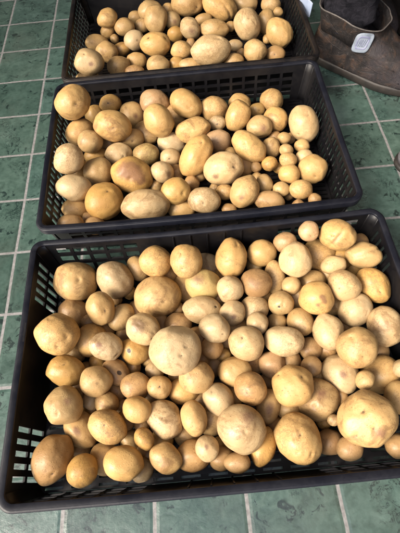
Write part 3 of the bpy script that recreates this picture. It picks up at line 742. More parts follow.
    (1073, (0.4315, -1.1625, 0.0555), (-0.884, -0.039, -0.087, 0.458), (0.0293, 0.0231, 0.0218), 'p', [('e', -0.16, -0.07, 0.98, 0.16)], 'big pale pear-shaped potato left of the mottled round potato, one row behind front', 'potatoes heaped in the nearest crate'),
    (1074, (0.4609, -1.1204, 0.0414), (-0.992, -0.102, -0.042, 0.063), (0.0235, 0.021, 0.0181), 'y', [], 'medium yellow round potato touching the wide tan potato at its lower left', 'potatoes heaped in the nearest crate'),
    (1075, (0.4836, -1.1095, 0.0716), (-0.992, -0.117, -0.024, 0.045), (0.0258, 0.0229, 0.0223), 't', [], 'wide tan potato just below right of the big pale round potato', 'potatoes heaped in the nearest crate'),
    (1076, (0.4746, -1.1652, 0.063), (-0.788, -0.042, -0.065, 0.611), (0.0252, 0.019, 0.0188), 't', [('e', 0.36, -0.32, 0.88, 0.19)], 'medium dimpled tan long potato just right of the pale pear-shaped potato', 'potatoes heaped in the nearest crate'),
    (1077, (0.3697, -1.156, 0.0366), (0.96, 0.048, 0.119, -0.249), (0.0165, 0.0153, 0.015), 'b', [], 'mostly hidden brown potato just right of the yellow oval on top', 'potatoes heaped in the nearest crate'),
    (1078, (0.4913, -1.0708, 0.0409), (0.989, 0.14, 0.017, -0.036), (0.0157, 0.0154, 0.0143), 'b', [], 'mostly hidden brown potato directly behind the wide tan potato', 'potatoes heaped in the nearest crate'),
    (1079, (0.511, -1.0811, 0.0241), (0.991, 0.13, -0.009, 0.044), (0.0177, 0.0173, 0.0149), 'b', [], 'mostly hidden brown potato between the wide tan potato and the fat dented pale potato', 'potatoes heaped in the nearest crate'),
    (1080, (0.5408, -1.1003, 0.0566), (0.978, 0.125, -0.005, -0.169), (0.0268, 0.0229, 0.0199), 't', [('e', -0.21, 0.2, 0.96, 0.24)], 'medium dimpled tan oval potato touching the fat dented pale potato at its lower left', 'potatoes heaped in the nearest crate'),
    (1081, (0.5599, -1.1334, 0.0759), (0.921, 0.109, -0.002, -0.373), (0.0244, 0.0228, 0.0225), 'b', [('e', -0.0, -0.31, 0.95, 0.18)], 'medium dimpled brown round potato directly behind the mottled round potato', 'potatoes heaped in the nearest crate'),
    (1082, (0.5128, -1.1406, 0.0568), (-0.867, -0.082, -0.041, 0.49), (0.0257, 0.0218, 0.0202), 'p', [('e', -0.5, -0.06, 0.86, 0.24)], 'medium dimpled pale oval potato between the mottled round potato and the wide tan potato', 'potatoes heaped in the nearest crate'),
    (1083, (0.5854, -1.1561, 0.0476), (0.556, 0.094, 0.031, -0.825), (0.0267, 0.018, 0.0156), 't', [('v', 0.07, 0.19, 0.98, 0.38)], 'medium purple-tinged tan long potato touching the two-dented potato at its lower left', 'potatoes heaped in the nearest crate'),
    (1084, (0.5384, -1.1867, 0.0788), (-0.997, -0.057, 0.029, -0.048), (0.0342, 0.0312, 0.0306), 'p', [('v', 0.4, 0.41, 0.82, 0.37), ('e', 0.16, -0.19, 0.97, 0.08)], "large round pale potato with a mottled cap near the nearest crate's front wall", 'potatoes heaped in the nearest crate'),
    (1085, (0.4673, -1.2131, 0.0465), (-0.998, -0.033, -0.033, 0.046), (0.0261, 0.0205, 0.0193), 'b', [], 'medium brown oval potato near the lower right of the pale pear-shaped potato', 'potatoes heaped in the nearest crate'),
    (1086, (0.4909, -1.2064, 0.0692), (-0.776, -0.024, -0.036, 0.63), (0.0171, 0.0154, 0.0143), 'p', [('v', -0.09, -0.06, 0.99, 0.32)], 'small purple-tinged pale oval potato touching the mottled round potato at its lower left', 'potatoes heaped in the nearest crate'),
    (1087, (0.5082, -1.2201, 0.0437), (-0.999, -0.029, 0.001, 0.014), (0.0185, 0.0155, 0.0139), 'b', [], "brown round potato under the mottled round potato's lower left edge", 'potatoes heaped in the nearest crate'),
    (1088, (0.5311, -1.228, 0.0601), (-0.999, -0.024, 0.019, 0.016), (0.0186, 0.0137, 0.0124), 'b', [], 'small brown oval potato directly in front of the mottled round potato', 'potatoes heaped in the nearest crate'),
    (1089, (0.5693, -1.2089, 0.0532), (-0.544, -0.062, -0.005, 0.837), (0.0264, 0.0185, 0.0163), 'o', [], 'medium orange-tan long potato touching the mottled round potato at its lower right', 'potatoes heaped in the nearest crate'),
    (1090, (0.4311, -1.2134, 0.0672), (-0.992, -0.029, -0.065, 0.106), (0.0225, 0.0199, 0.0168), 't', [('e', 0.07, -0.48, 0.87, 0.13)], 'medium dimpled tan round potato directly in front of the pale pear-shaped potato', 'potatoes heaped in the nearest crate'),
    (1091, (0.6173, -1.2047, 0.0696), (0.781, 0.088, -0.043, -0.617), (0.0344, 0.0301, 0.0295), 'y', [('e', -0.07, 0.13, 0.99, 0.2), ('e', 0.69, 0.3, 0.66, 0.12), ('e', 0.45, -0.23, 0.86, 0.12)], "long golden potato standing upright against the nearest crate's front wall", 'potatoes heaped in the nearest crate'),
    (1092, (0.6208, -1.1338, 0.0793), (0.99, 0.096, -0.095, 0.039), (0.0311, 0.0284, 0.026), 'y', [('e', -0.51, 0.6, 0.62, 0.19), ('e', 0.52, 0.28, 0.81, 0.28)], 'large golden potato with two dents behind the long upright potato', 'potatoes heaped in the nearest crate'),
    (1093, (0.6016, -1.0941, 0.0476), (0.936, 0.094, -0.108, 0.321), (0.022, 0.0211, 0.0196), 'v', [], 'medium pinkish round potato between the two-dented potato and the fat dented pale potato', 'potatoes heaped in the nearest crate'),
    (1094, (0.6586, -1.1047, 0.0586), (-0.965, -0.091, 0.138, -0.203), (0.0164, 0.0153, 0.0136), 'b', [], 'small brown round potato touching the two-dented potato at its upper right', 'potatoes heaped in the nearest crate'),
    (1095, (0.6588, -1.1507, 0.0463), (-0.988, -0.075, 0.12, -0.055), (0.0321, 0.0297, 0.0285), 't', [('e', -0.19, -0.33, 0.92, 0.14), ('v', 0.33, 0.2, 0.92, 0.37)], 'large dimpled tan round potato between the largest potato and the two-dented potato', 'potatoes heaped in the nearest crate'),
    (1096, (0.7014, -1.1166, 0.051), (0.85, 0.165, -0.073, -0.494), (0.0302, 0.027, 0.0228), 'p', [('v', 0.18, 0.1, 0.98, 0.3)], 'long pale potato slanting below the large right-hand tan potato', 'potatoes heaped in the nearest crate'),
    (1097, (0.6726, -1.1844, 0.0652), (-0.946, -0.016, 0.141, -0.29), (0.0086, 0.0077, 0.0069), 'p', [], 'tiny round pale potato between the long upright potato and the largest potato', 'potatoes heaped in the nearest crate'),
    (1098, (0.7147, -1.1881, 0.0843), (-0.944, -0.006, 0.174, -0.279), (0.0395, 0.0352, 0.0297), 't', [('e', 0.02, 0.26, 0.97, 0.24), ('e', -0.15, -0.44, 0.88, 0.1), ('v', -0.03, -0.69, 0.73, 0.27), ('e', -0.71, -0.17, 0.68, 0.14)], "largest potato of all, tan and lumpy, at the nearest crate's front right", 'potatoes heaped in the nearest crate'),
    (1099, (0.7282, -1.1357, 0.074), (-0.895, -0.016, 0.194, -0.401), (0.0148, 0.0132, 0.0113), 't', [], 'small tan round potato between the largest potato and the large right-hand tan potato', 'potatoes heaped in the nearest crate'),
    (1100, (0.7687, -1.1207, 0.0368), (0.911, 0.023, -0.211, 0.354), (0.0308, 0.0276, 0.0275), 't', [], 'large tan round potato touching the large right-hand tan potato at its lower right', 'potatoes heaped in the nearest crate'),
    (1101, (0.7751, -1.1632, 0.0586), (0.858, -0.034, -0.209, 0.467), (0.0241, 0.0197, 0.0186), 't', [('e', -0.47, 0.23, 0.86, 0.25)], 'half-hidden medium dimpled tan round potato touching the largest potato at its upper right', 'potatoes heaped in the nearest crate'),
    (1102, (0.7876, -1.1213, 0.0682), (0.867, -0.005, -0.232, 0.441), (0.014, 0.0121, 0.011), 'p', [], "small pale potato cut by the photo's right edge, behind the largest potato", 'potatoes heaped in the nearest crate'),
    (1103, (0.6671, -1.2101, 0.0352), (-0.98, -0.016, 0.125, -0.154), (0.0215, 0.0185, 0.0171), 'd', [], 'medium dull brown round potato between the long upright potato and the largest potato', 'potatoes heaped in the nearest crate'),
    (1104, (0.6898, -1.221, 0.0563), (-0.974, -0.002, 0.144, -0.177), (0.0191, 0.0162, 0.0158), 'b', [], "brown round potato at the front wall under the largest potato's left side", 'potatoes heaped in the nearest crate'),
    (1105, (0.7552, -1.2245, 0.0564), (0.975, 0.003, -0.189, 0.114), (0.0182, 0.016, 0.0143), 'b', [], 'medium brown oval potato touching the largest potato at its lower right', 'potatoes heaped in the nearest crate'),
    (1106, (0.4088, -1.1222, 0.0279), (-0.658, -0.012, 0.506, -0.558), (0.0215, 0.018, 0.0171), 't', [], 'mostly hidden tan potato touching the pale pear-shaped potato at its upper left', 'potatoes heaped in the nearest crate'),  # nearest heap's gap fillers from here: shade put into their mostly brown tones
    (1107, (0.6024, -0.9013, 0.0246), (0.401, -0.646, 0.11, -0.64), (0.0187, 0.015, 0.0142), 't', [], 'mostly hidden tan potato just right of the upright egg-shaped potato', 'potatoes heaped in the nearest crate'),
    (1108, (0.3467, -0.9442, 0.0239), (0.933, -0.101, 0.341, 0.056), (0.012, 0.012, 0.0114), 'b', [], 'mostly hidden brown potato directly in front of the pale leaning egg', 'potatoes heaped in the nearest crate'),
    (1109, (0.4593, -1.1827, 0.0303), (0.675, -0.576, 0.46, -0.021), (0.0219, 0.018, 0.0171), 't', [], 'half-hidden small tan round potato touching the pale pear-shaped potato at its lower right', 'potatoes heaped in the nearest crate'),
    (1112, (0.2946, -1.0978, 0.0338), (0.769, -0.339, -0.524, -0.14), (0.0218, 0.018, 0.0171), 'b', [], 'half-hidden tan potato just left of the mottled round potato', 'potatoes heaped in the nearest crate'),
    (1113, (0.6333, -1.0868, 0.0337), (-0.623, 0.535, -0.287, -0.494), (0.0217, 0.018, 0.0171), 'b', [], 'half-hidden small brown round potato touching the level pale oval potato at its lower right', 'potatoes heaped in the nearest crate'),
    (1114, (0.5377, -1.1314, 0.0326), (-0.642, -0.177, 0.459, 0.588), (0.0204, 0.018, 0.0171), 't', [], 'mostly hidden tan potato directly behind the mottled round potato', 'potatoes heaped in the nearest crate'),
    (1115, (0.3209, -1.0571, 0.0306), (0.368, 0.647, -0.584, 0.322), (0.0159, 0.015, 0.0142), 'o', [], 'mostly hidden orange-tan potato a little right of the orange left-wall potato', 'potatoes heaped in the nearest crate'),
    (1116, (0.5546, -1.0191, 0.0277), (-0.653, 0.089, 0.04, -0.751), (0.021, 0.018, 0.0171), 't', [], 'mostly hidden tan potato directly behind the fat dented pale potato', 'potatoes heaped in the nearest crate'),
    (1118, (0.6168, -1.157, 0.0367), (-0.374, 0.366, -0.144, 0.84), (0.0195, 0.018, 0.0171), 't', [], 'half-hidden small tan round potato between the long upright potato and the two-dented potato', 'potatoes heaped in the nearest crate'),
    (1119, (0.6946, -1.0752, 0.0309), (-0.81, -0.402, 0.275, 0.327), (0.0204, 0.018, 0.0171), 'b', [], 'half-hidden small brown round potato just left of the large right-hand tan potato', 'potatoes heaped in the nearest crate'),
    (1120, (0.3064, -0.9919, 0.0385), (0.35, 0.502, -0.06, 0.789), (0.0154, 0.015, 0.0142), 'b', [], 'mostly hidden brown potato touching the two-eyed potato at its upper right', 'potatoes heaped in the nearest crate'),
    (1121, (0.6639, -0.9798, 0.032), (0.406, -0.662, 0.613, -0.146), (0.0252, 0.021, 0.0199), 't', [], 'mostly hidden tan potato just left of the purple-freckled potato', 'potatoes heaped in the nearest crate'),
    (1122, (0.7306, -0.9961, 0.0281), (-0.449, -0.45, -0.772, -0.013), (0.0208, 0.018, 0.0171), 't', [], 'mostly hidden tan potato touching the purple-freckled potato at its lower right', 'potatoes heaped in the nearest crate'),
    (1123, (0.3318, -1.0051, 0.0283), (-0.105, 0.691, -0.096, 0.708), (0.0155, 0.015, 0.0142), 'b', [], 'potato buried under the top layer of the nearest heap, only a small part showing', 'potatoes buried in the nearest heap'),
    (1125, (0.669, -1.1798, 0.0245), (0.058, -0.631, 0.721, -0.281), (0.0133, 0.012, 0.0114), 'o', [], 'half-hidden tiny orange-tan round potato touching the long upright potato at its upper right', 'potatoes heaped in the nearest crate'),
    (1126, (0.2981, -1.1884, 0.0261), (0.168, 0.184, -0.197, 0.948), (0.0147, 0.012, 0.0114), 'b', [], 'half-hidden tiny brown round potato just right of the brown corner potato', 'potatoes heaped in the nearest crate'),
    (1127, (0.5288, -1.0679, 0.036), (0.823, 0.444, -0.307, -0.177), (0.0132, 0.012, 0.0114), 'o', [], 'tiny orange-tan round potato touching the fat dented pale potato at its lower left', 'potatoes heaped in the nearest crate'),
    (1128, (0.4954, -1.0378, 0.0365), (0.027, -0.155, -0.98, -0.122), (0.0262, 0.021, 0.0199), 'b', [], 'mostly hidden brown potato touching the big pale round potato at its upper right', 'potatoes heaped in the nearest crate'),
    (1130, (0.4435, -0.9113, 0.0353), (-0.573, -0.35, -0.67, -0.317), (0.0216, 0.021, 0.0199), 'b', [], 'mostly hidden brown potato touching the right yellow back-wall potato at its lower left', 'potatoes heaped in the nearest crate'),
    (1131, (0.5, -1.1662, 0.0303), (-0.564, 0.348, -0.732, 0.16), (0.0238, 0.021, 0.0199), 't', [], 'half-hidden medium tan round potato just left of the mottled round potato', 'potatoes heaped in the nearest crate'),
    (1132, (0.4227, -1.1878, 0.0289), (0.306, 0.944, 0.105, 0.067), (0.0185, 0.018, 0.0171), 'o', [], 'mostly hidden orange-tan potato directly in front of the pale pear-shaped potato', 'potatoes heaped in the nearest crate'),
    (1133, (0.3769, -1.0749, 0.028), (0.557, -0.235, 0.795, -0.042), (0.0187, 0.015, 0.0142), 'b', [], 'mostly hidden brown potato directly in front of the black-holed potato', 'potatoes heaped in the nearest crate'),
    (1134, (0.3723, -0.9355, 0.0252), (-0.233, 0.694, -0.276, -0.623), (0.0139, 0.012, 0.0114), 'o', [], 'mostly hidden orange-tan potato deep between the broad crosswise potato and the pale leaning egg', 'potatoes heaped in the nearest crate'),
    (1136, (0.4868, -1.1377, 0.0254), (-0.265, 0.659, -0.539, -0.453), (0.0185, 0.015, 0.0142), 'b', [], 'mostly hidden brown potato directly in front of the wide tan potato', 'potatoes heaped in the nearest crate'),
    (1137, (0.2823, -1.0393, 0.0283), (0.406, -0.175, -0.525, -0.727), (0.0183, 0.018, 0.0171), 't', [], 'half-hidden small tan round potato touching the two-eyed potato at its lower right', 'potatoes heaped in the nearest crate'),
    (1138, (0.3976, -1.2019, 0.0245), (0.347, -0.291, 0.222, 0.863), (0.0161, 0.015, 0.0142), 'b', [], 'mostly hidden brown potato touching the round front-row potato at its upper right', 'potatoes heaped in the nearest crate'),
    (1141, (0.3625, -1.0143, 0.0257), (-0.51, 0.373, 0.609, -0.479), (0.0153, 0.015, 0.0142), 'b', [], 'mostly hidden brown potato just left of the brown-scuffed potato', 'potatoes heaped in the nearest crate'),
    (1142, (0.3738, -1.1807, 0.026), (-0.0, -0.941, 0.174, 0.291), (0.0161, 0.015, 0.0142), 't', [], 'small tan round potato directly behind the round front-row potato', 'potatoes heaped in the nearest crate'),
    (1143, (0.5939, -1.1164, 0.0254), (-0.503, 0.622, 0.274, -0.534), (0.0172, 0.015, 0.0142), 'b', [], 'mostly hidden brown potato just left of the two-dented potato', 'potatoes heaped in the nearest crate'),
    (1144, (0.4519, -1.0919, 0.0299), (-0.484, 0.1, 0.83, 0.259), (0.0183, 0.015, 0.0142), 't', [], 'mostly hidden tan potato directly in front of the big pale round potato', 'potatoes heaped in the nearest crate'),
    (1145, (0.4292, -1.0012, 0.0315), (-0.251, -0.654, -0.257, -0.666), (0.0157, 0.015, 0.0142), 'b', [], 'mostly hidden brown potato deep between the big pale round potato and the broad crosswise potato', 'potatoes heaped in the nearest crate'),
    (1146, (0.3945, -1.1642, 0.039), (-0.282, -0.769, -0.032, -0.572), (0.012, 0.012, 0.0114), 'b', [], 'half-hidden tiny brown round potato just left of the pale pear-shaped potato', 'potatoes heaped in the nearest crate'),
    (1147, (0.2996, -1.0668, 0.0242), (0.823, 0.289, 0.399, 0.281), (0.0135, 0.012, 0.0114), 't', [], 'mostly hidden tan potato just right of the orange left-wall potato', 'potatoes heaped in the nearest crate'),
    (1148, (0.7587, -0.9106, 0.0413), (-0.161, 0.398, -0.568, 0.702), (0.0256, 0.021, 0.0199), 'o', [], 'mostly hidden orange-tan potato deep between the creased potato and the smooth pale top potato', 'potatoes heaped in the nearest crate'),
    (1150, (0.5322, -0.9708, 0.033), (-0.243, -0.707, -0.227, -0.625), (0.0183, 0.015, 0.0142), 'b', [], 'mostly hidden brown potato touching the greenish potato at its lower right', 'potatoes heaped in the nearest crate'),
    (1151, (0.3841, -0.97, 0.0301), (0.536, 0.328, -0.676, -0.385), (0.0186, 0.015, 0.0142), 'b', [], 'mostly hidden brown potato touching the broad crosswise potato at its lower left', 'potatoes heaped in the nearest crate'),
    (1152, (0.5694, -1.0836, 0.0314), (0.001, 0.356, 0.826, 0.437), (0.0237, 0.021, 0.0199), 'b', [], 'mostly hidden brown potato directly in front of the fat dented pale potato', 'potatoes heaped in the nearest crate'),
    (1155, (0.3134, -1.1348, 0.0254), (-0.132, 0.351, 0.84, -0.393), (0.0134, 0.012, 0.0114), 'o', [], 'mostly hidden orange-tan potato touching the yellow oval on top at its upper left', 'potatoes heaped in the nearest crate'),
    (1156, (0.5922, -1.1824, 0.0283), (-0.627, 0.363, 0.031, -0.688), (0.0198, 0.018, 0.0171), 'b', [], 'mostly hidden brown potato deep between the mottled round potato and the long upright potato', 'potatoes heaped in the nearest crate'),
    (1157, (0.6694, -1.1152, 0.0317), (0.038, 0.616, -0.725, -0.306), (0.0153, 0.015, 0.0142), 't', [], 'mostly hidden tan potato deep between the two-dented potato and the slanting pale potato', 'potatoes heaped in the nearest crate'),
    (1158, (0.7355, -1.0328, 0.027), (0.588, -0.795, -0.123, 0.08), (0.0147, 0.012, 0.0114), 'b', [], 'mostly hidden brown potato touching the large right-hand tan potato at its upper left', 'potatoes heaped in the nearest crate'),
    (1160, (0.5402, -0.928, 0.0325), (-0.7, -0.448, 0.186, 0.524), (0.0177, 0.015, 0.0142), 'o', [], 'mostly hidden orange-tan potato deep between the upright egg-shaped potato and the greenish potato', 'potatoes heaped in the nearest crate'),
    (1161, (0.7804, -0.9285, 0.0248), (-0.256, 0.476, 0.605, 0.585), (0.0177, 0.015, 0.0142), 'o', [], 'mostly hidden orange-tan potato touching the fold-ended potato at its lower left', 'potatoes heaped in the nearest crate'),
    (1164, (0.7241, -0.941, 0.0362), (-0.085, -0.2, -0.878, 0.425), (0.0177, 0.015, 0.0142), 't', [], 'mostly hidden tan potato touching the smooth pale top potato at its upper left', 'potatoes heaped in the nearest crate'),
    (1167, (0.3617, -1.1336, 0.0294), (0.405, 0.781, -0.223, -0.419), (0.0132, 0.012, 0.0114), 'b', [], 'mostly hidden brown potato touching the yellow oval on top at its upper right', 'potatoes heaped in the nearest crate'),
    (1168, (0.4578, -0.9771, 0.0295), (0.296, 0.546, 0.56, 0.548), (0.0122, 0.012, 0.0114), 'b', [], 'mostly hidden brown potato touching the broad crosswise potato at its lower right', 'potatoes heaped in the nearest crate'),
    (1169, (0.7784, -1.082, 0.0275), (0.389, -0.899, -0.077, 0.184), (0.0188, 0.018, 0.0171), 'b', [], 'mostly hidden brown potato directly in front of the pale leaning potato', 'potatoes heaped in the nearest crate'),
    (1171, (0.4063, -1.06, 0.0249), (0.325, 0.372, 0.12, -0.861), (0.0169, 0.015, 0.0142), 't', [], 'mostly hidden tan potato deep between the big pale round potato and the black-holed potato', 'potatoes heaped in the nearest crate'),
    (1172, (0.6961, -1.1502, 0.0422), (-0.603, 0.122, 0.73, -0.297), (0.0145, 0.012, 0.0114), 'b', [], 'half-hidden tiny brown round potato between the largest potato and the slanting pale potato', 'potatoes heaped in the nearest crate'),
    (1176, (0.5087, -1.2004, 0.0282), (-0.045, -0.11, 0.624, 0.773), (0.0122, 0.012, 0.0114), 'o', [], 'mostly hidden orange-tan potato touching the mottled round potato at its lower left', 'potatoes heaped in the nearest crate'),
    (1181, (0.5347, -1.0446, 0.0355), (0.103, -0.311, -0.019, 0.944), (0.0168, 0.015, 0.0142), 'b', [], 'mostly hidden brown potato just left of the fat dented pale potato', 'potatoes heaped in the nearest crate'),
    (2000, (0.2724, -0.5305, 0.1224), (0.87, 0.45, 0.041, 0.196), (0.0377, 0.0328, 0.0307), 'y', [('e', 0.04, -0.15, 0.99, 0.22)], 'big round yellow potato in the back left corner of the middle crate', 'potatoes heaped in the middle crate'),
    (2001, (0.3312, -0.4708, 0.062), (-0.895, -0.436, -0.067, -0.061), (0.0247, 0.0196, 0.0186), 'o', [('e', -0.16, 0.14, 0.98, 0.3)], 'small dimpled orange-tan oval potato directly behind the large yellow oval', 'potatoes heaped in the middle crate'),
    (2002, (0.29, -0.4729, 0.0374), (-0.78, -0.421, 0.109, -0.449), (0.024, 0.0216, 0.0194), 'o', [], 'small orange-tan round potato between the yellow back corner potato and the large yellow oval', 'potatoes heaped in the middle crate'),
    (2003, (0.3436, -0.5676, 0.0834), (0.904, 0.399, 0.133, -0.08), (0.0419, 0.0306, 0.0282), 'y', [('e', 0.06, -0.12, 0.99, 0.17)], "large yellow oval potato on top near the middle crate's back left", 'potatoes heaped in the middle crate'),
    (2004, (0.2662, -0.5543, 0.064), (0.876, 0.423, 0.031, 0.231), (0.0317, 0.0268, 0.0258), 't', [], 'large tan round potato between the yellow back corner potato and the pale left-wall potato', 'potatoes heaped in the middle crate'),
    (2005, (0.2928, -0.59, 0.0661), (0.902, 0.406, 0.07, 0.128), (0.0273, 0.0239, 0.0236), 't', [('e', 0.36, 0.14, 0.92, 0.24)], 'medium dimpled tan round potato between the large yellow oval and the pale left-wall potato', 'potatoes heaped in the middle crate'),
    (2006, (0.2649, -0.6659, 0.0994), (0.897, 0.396, 0.075, 0.183), (0.0302, 0.0271, 0.0234), 'p', [], "round pale potato at the middle crate's left wall", 'potatoes heaped in the middle crate'),
    (2007, (0.2688, -0.7161, 0.0696), (-0.926, -0.334, -0.169, 0.049), (0.0346, 0.0266, 0.0263), 'p', [], 'pale oval potato lying level at the left wall, middle crate', 'potatoes heaped in the middle crate'),
    (2008, (0.3107, -0.6622, 0.0532), (-0.668, -0.179, -0.337, 0.639), (0.0316, 0.029, 0.0244), 't', [], 'tan upright potato between the left wall and the purple-blotched potato', 'potatoes heaped in the middle crate'),
    (2009, (0.2976, -0.594, 0.028), (0.918, 0.382, 0.107, 0.031), (0.0257, 0.0183, 0.0176), 'o', [], 'half-hidden small orange-tan oval potato directly behind the tan upright potato', 'potatoes heaped in the middle crate'),
    (2010, (0.3269, -0.739, 0.0488), (-0.876, -0.349, 0.01, -0.333), (0.0405, 0.0346, 0.0335), 'o', [('e', 0.4, 0.32, 0.86, 0.21)], 'large orange-brown round potato left of the long pale front potato', 'potatoes heaped in the middle crate'),
    (2011, (0.2639, -0.7399, 0.0333), (0.935, 0.324, 0.139, 0.033), (0.0275, 0.0216, 0.0186), 't', [], 'medium tan oval potato directly in front of the level left-wall oval', 'potatoes heaped in the middle crate'),
    (2012, (0.2614, -0.7893, 0.0514), (0.94, 0.306, 0.151, 0.023), (0.0261, 0.0199, 0.018), 'b', [], 'brown potato in the front left corner of the middle crate', 'potatoes heaped in the middle crate'),
    (2013, (0.3032, -0.7871, 0.0347), (-0.945, -0.302, -0.128, -0.008), (0.0228, 0.0169, 0.0164), 'b', [], 'brown potato mostly hidden at the front wall under the orange-brown round potato', 'potatoes heaped in the middle crate'),
    (2014, (0.3815, -0.687, 0.0576), (0.929, 0.353, 0.1, -0.055), (0.0418, 0.035, 0.0295), 'o', [('v', -0.38, 0.29, 0.88, 0.63), ('v', 0.18, 0.24, 0.96, 0.47), ('v', 0.48, -0.29, 0.83, 0.31), ('e', -0.09, -0.17, 0.98, 0.16)], 'orange-brown potato with broad purple-brown blotches in the middle crate', 'potatoes heaped in the middle crate'),
    (2015, (0.3527, -0.6154, 0.0488), (0.919, 0.384, 0.076, 0.039), (0.0287, 0.0234, 0.022), 'p', [('e', 0.26, -0.21, 0.94, 0.24)], 'medium dimpled pale oval potato touching the tan upright potato at its upper right', 'potatoes heaped in the middle crate'),
    (2016, (0.4082, -0.6138, 0.04), (0.923, 0.381, 0.055, 0.009), (0.028, 0.0225, 0.0218), 'g', [], 'greenish potato behind the purple-blotched potato', 'potatoes heaped in the middle crate'),
    (2017, (0.3758, -0.5662, 0.0416), (0.915, 0.398, 0.064, 0.026), (0.0275, 0.0218, 0.0201), 't', [('e', 0.06, -0.2, 0.98, 0.35)], 'dimpled tan potato touching the large yellow oval at its lower right', 'potatoes heaped in the middle crate'),
    (2018, (0.4051, -0.7668, 0.057), (-0.942, -0.327, -0.05, -0.049), (0.0481, 0.0317, 0.0303), 'p', [], "long pale potato lying level against the middle crate's front wall", 'potatoes heaped in the middle crate'),
    (2019, (0.3776, -0.4922, 0.0466), (-0.714, -0.289, -0.315, 0.555), (0.0301, 0.0262, 0.023), 't', [('v', 0.21, 0.27, 0.94, 0.31)], 'medium purple-tinged tan oval potato touching the large yellow oval at its upper right', 'potatoes heaped in the middle crate'),
    (2020, (0.4345, -0.4804, 0.0635), (0.901, 0.433, 0.037, 0.006), (0.0343, 0.0269, 0.0234), 'v', [], 'large pinkish oval potato directly behind the smooth yellow potato', 'potatoes heaped in the middle crate'),
    (2021, (0.4432, -0.5585, 0.0769), (-0.811, -0.352, -0.221, 0.412), (0.0374, 0.03, 0.0269), 'y', [], 'smooth yellow potato on top in the back of the middle crate', 'potatoes heaped in the middle crate'),
    (2022, (0.4148, -0.5395, 0.0322), (-0.913, -0.404, -0.048, -0.01), (0.0318, 0.0253, 0.022), 't', [], "half-hidden tan potato under the smooth yellow potato's lower left", 'potatoes heaped in the middle crate'),
    (2023, (0.4738, -0.4969, 0.0336), (-0.8, -0.36, -0.214, 0.429), (0.0286, 0.0246, 0.022), 't', [], 'half-hidden medium tan oval potato touching the slanting back-wall potato at its lower left', 'potatoes heaped in the middle crate'),
    (2024, (0.5053, -0.5032, 0.0687), (-0.857, -0.407, -0.136, 0.285), (0.0375, 0.0289, 0.0286), 'y', [('e', 0.26, -0.12, 0.96, 0.19)], 'yellow oval potato at the back wall right of the smooth yellow potato', 'potatoes heaped in the middle crate'),
    (2026, (0.5131, -0.5723, 0.0562), (-0.913, -0.402, 0.031, -0.063), (0.0382, 0.0255, 0.0228), 'y', [], 'large yellow long potato between the long tilted potato and the slanting back-wall potato', 'potatoes heaped in the middle crate'),
    (2027, (0.4629, -0.5816, 0.0307), (-0.916, -0.386, -0.065, 0.093), (0.0322, 0.0231, 0.0204), 'p', [], 'medium pale oval potato between the smooth yellow potato and the long tilted potato', 'potatoes heaped in the middle crate'),
    (2028, (0.5128, -0.6528, 0.0576), (-0.832, -0.334, 0.169, -0.41), (0.0465, 0.0289, 0.0287), 'y', [('e', 0.63, 0.14, 0.76, 0.16)], 'longest yellow potato, tilted steeply at the centre of the middle crate', 'potatoes heaped in the middle crate'),
    (2029, (0.4591, -0.6353, 0.0466), (-0.926, -0.376, -0.035, 0.014), (0.022, 0.018, 0.0164), 'p', [('e', -0.01, -0.22, 0.97, 0.31)], 'small dimpled pale oval potato between the long tilted potato and the greenish small potato', 'potatoes heaped in the middle crate'),
    (2030, (0.4424, -0.6799, 0.0518), (-0.88, -0.328, -0.157, 0.306), (0.0245, 0.0216, 0.0215), 'p', [('s', 0.56, 0.22, 0.8, 0.35)], 'medium scuffed pale oval potato between the greenish small potato and the orange front potato', 'potatoes heaped in the middle crate'),
    (2031, (0.4674, -0.6632, 0.0268), (-0.931, -0.36, 0.0, -0.063), (0.0184, 0.0178, 0.0164), 'b', [], 'half-hidden small brown round potato directly behind the orange front potato', 'potatoes heaped in the middle crate'),
    (2032, (0.4694, -0.7415, 0.0637), (0.94, 0.339, 0.033, -0.022), (0.0305, 0.0258, 0.0239), 'o', [('e', 0.43, -0.23, 0.87, 0.21)], 'orange potato right of the purple-blotched potato', 'potatoes heaped in the middle crate'),
    (2033, (0.5016, -0.6949, 0.0268), (-0.938, -0.347, -0.005, 0.005), (0.0158, 0.0154, 0.0152), 'b', [], 'small brown round potato touching the orange front potato at its upper right', 'potatoes heaped in the middle crate'),
    (2034, (0.5242, -0.7609, 0.0488), (-0.937, -0.324, -0.032, 0.126), (0.0327, 0.0261, 0.025), 'p', [('e', -0.09, -0.24, 0.97, 0.2)], 'pale oval potato at the front wall below the long tilted potato', 'potatoes heaped in the middle crate'),
    (2035, (0.474, -0.7605, 0.0284), (-0.947, -0.317, -0.033, 0.035), (0.0293, 0.0196, 0.0183), 't', [], 'medium tan long potato directly in front of the orange front potato', 'potatoes heaped in the middle crate'),
    (2036, (0.4262, -0.6953, 0.0285), (-0.922, -0.349, 0.013, -0.168), (0.0135, 0.0132, 0.012), 't', [], 'tiny tan round potato between the purple-blotched potato and the orange front potato', 'potatoes heaped in the middle crate'),
    (2037, (0.5688, -0.5028, 0.0502), (0.903, 0.423, -0.002, -0.069), (0.0318, 0.0271, 0.0265), 't', [], 'medium tan round potato between the upright yellow potato and the slanting back-wall potato', 'potatoes heaped in the middle crate'),
    (2038, (0.57, -0.5475, 0.0466), (-0.91, -0.408, 0.006, 0.068), (0.0196, 0.0162, 0.0147), 'p', [('e', 0.0, -0.13, 0.99, 0.48)], 'small dimpled pale oval potato just left of the upright yellow potato', 'potatoes heaped in the middle crate'),
    (2039, (0.6304, -0.4713, 0.0312), (-0.9, -0.427, 0.027, 0.083), (0.0277, 0.0198, 0.0196), 't', [], 'half-hidden medium tan oval potato directly behind the upright yellow potato', 'potatoes heaped in the middle crate'),
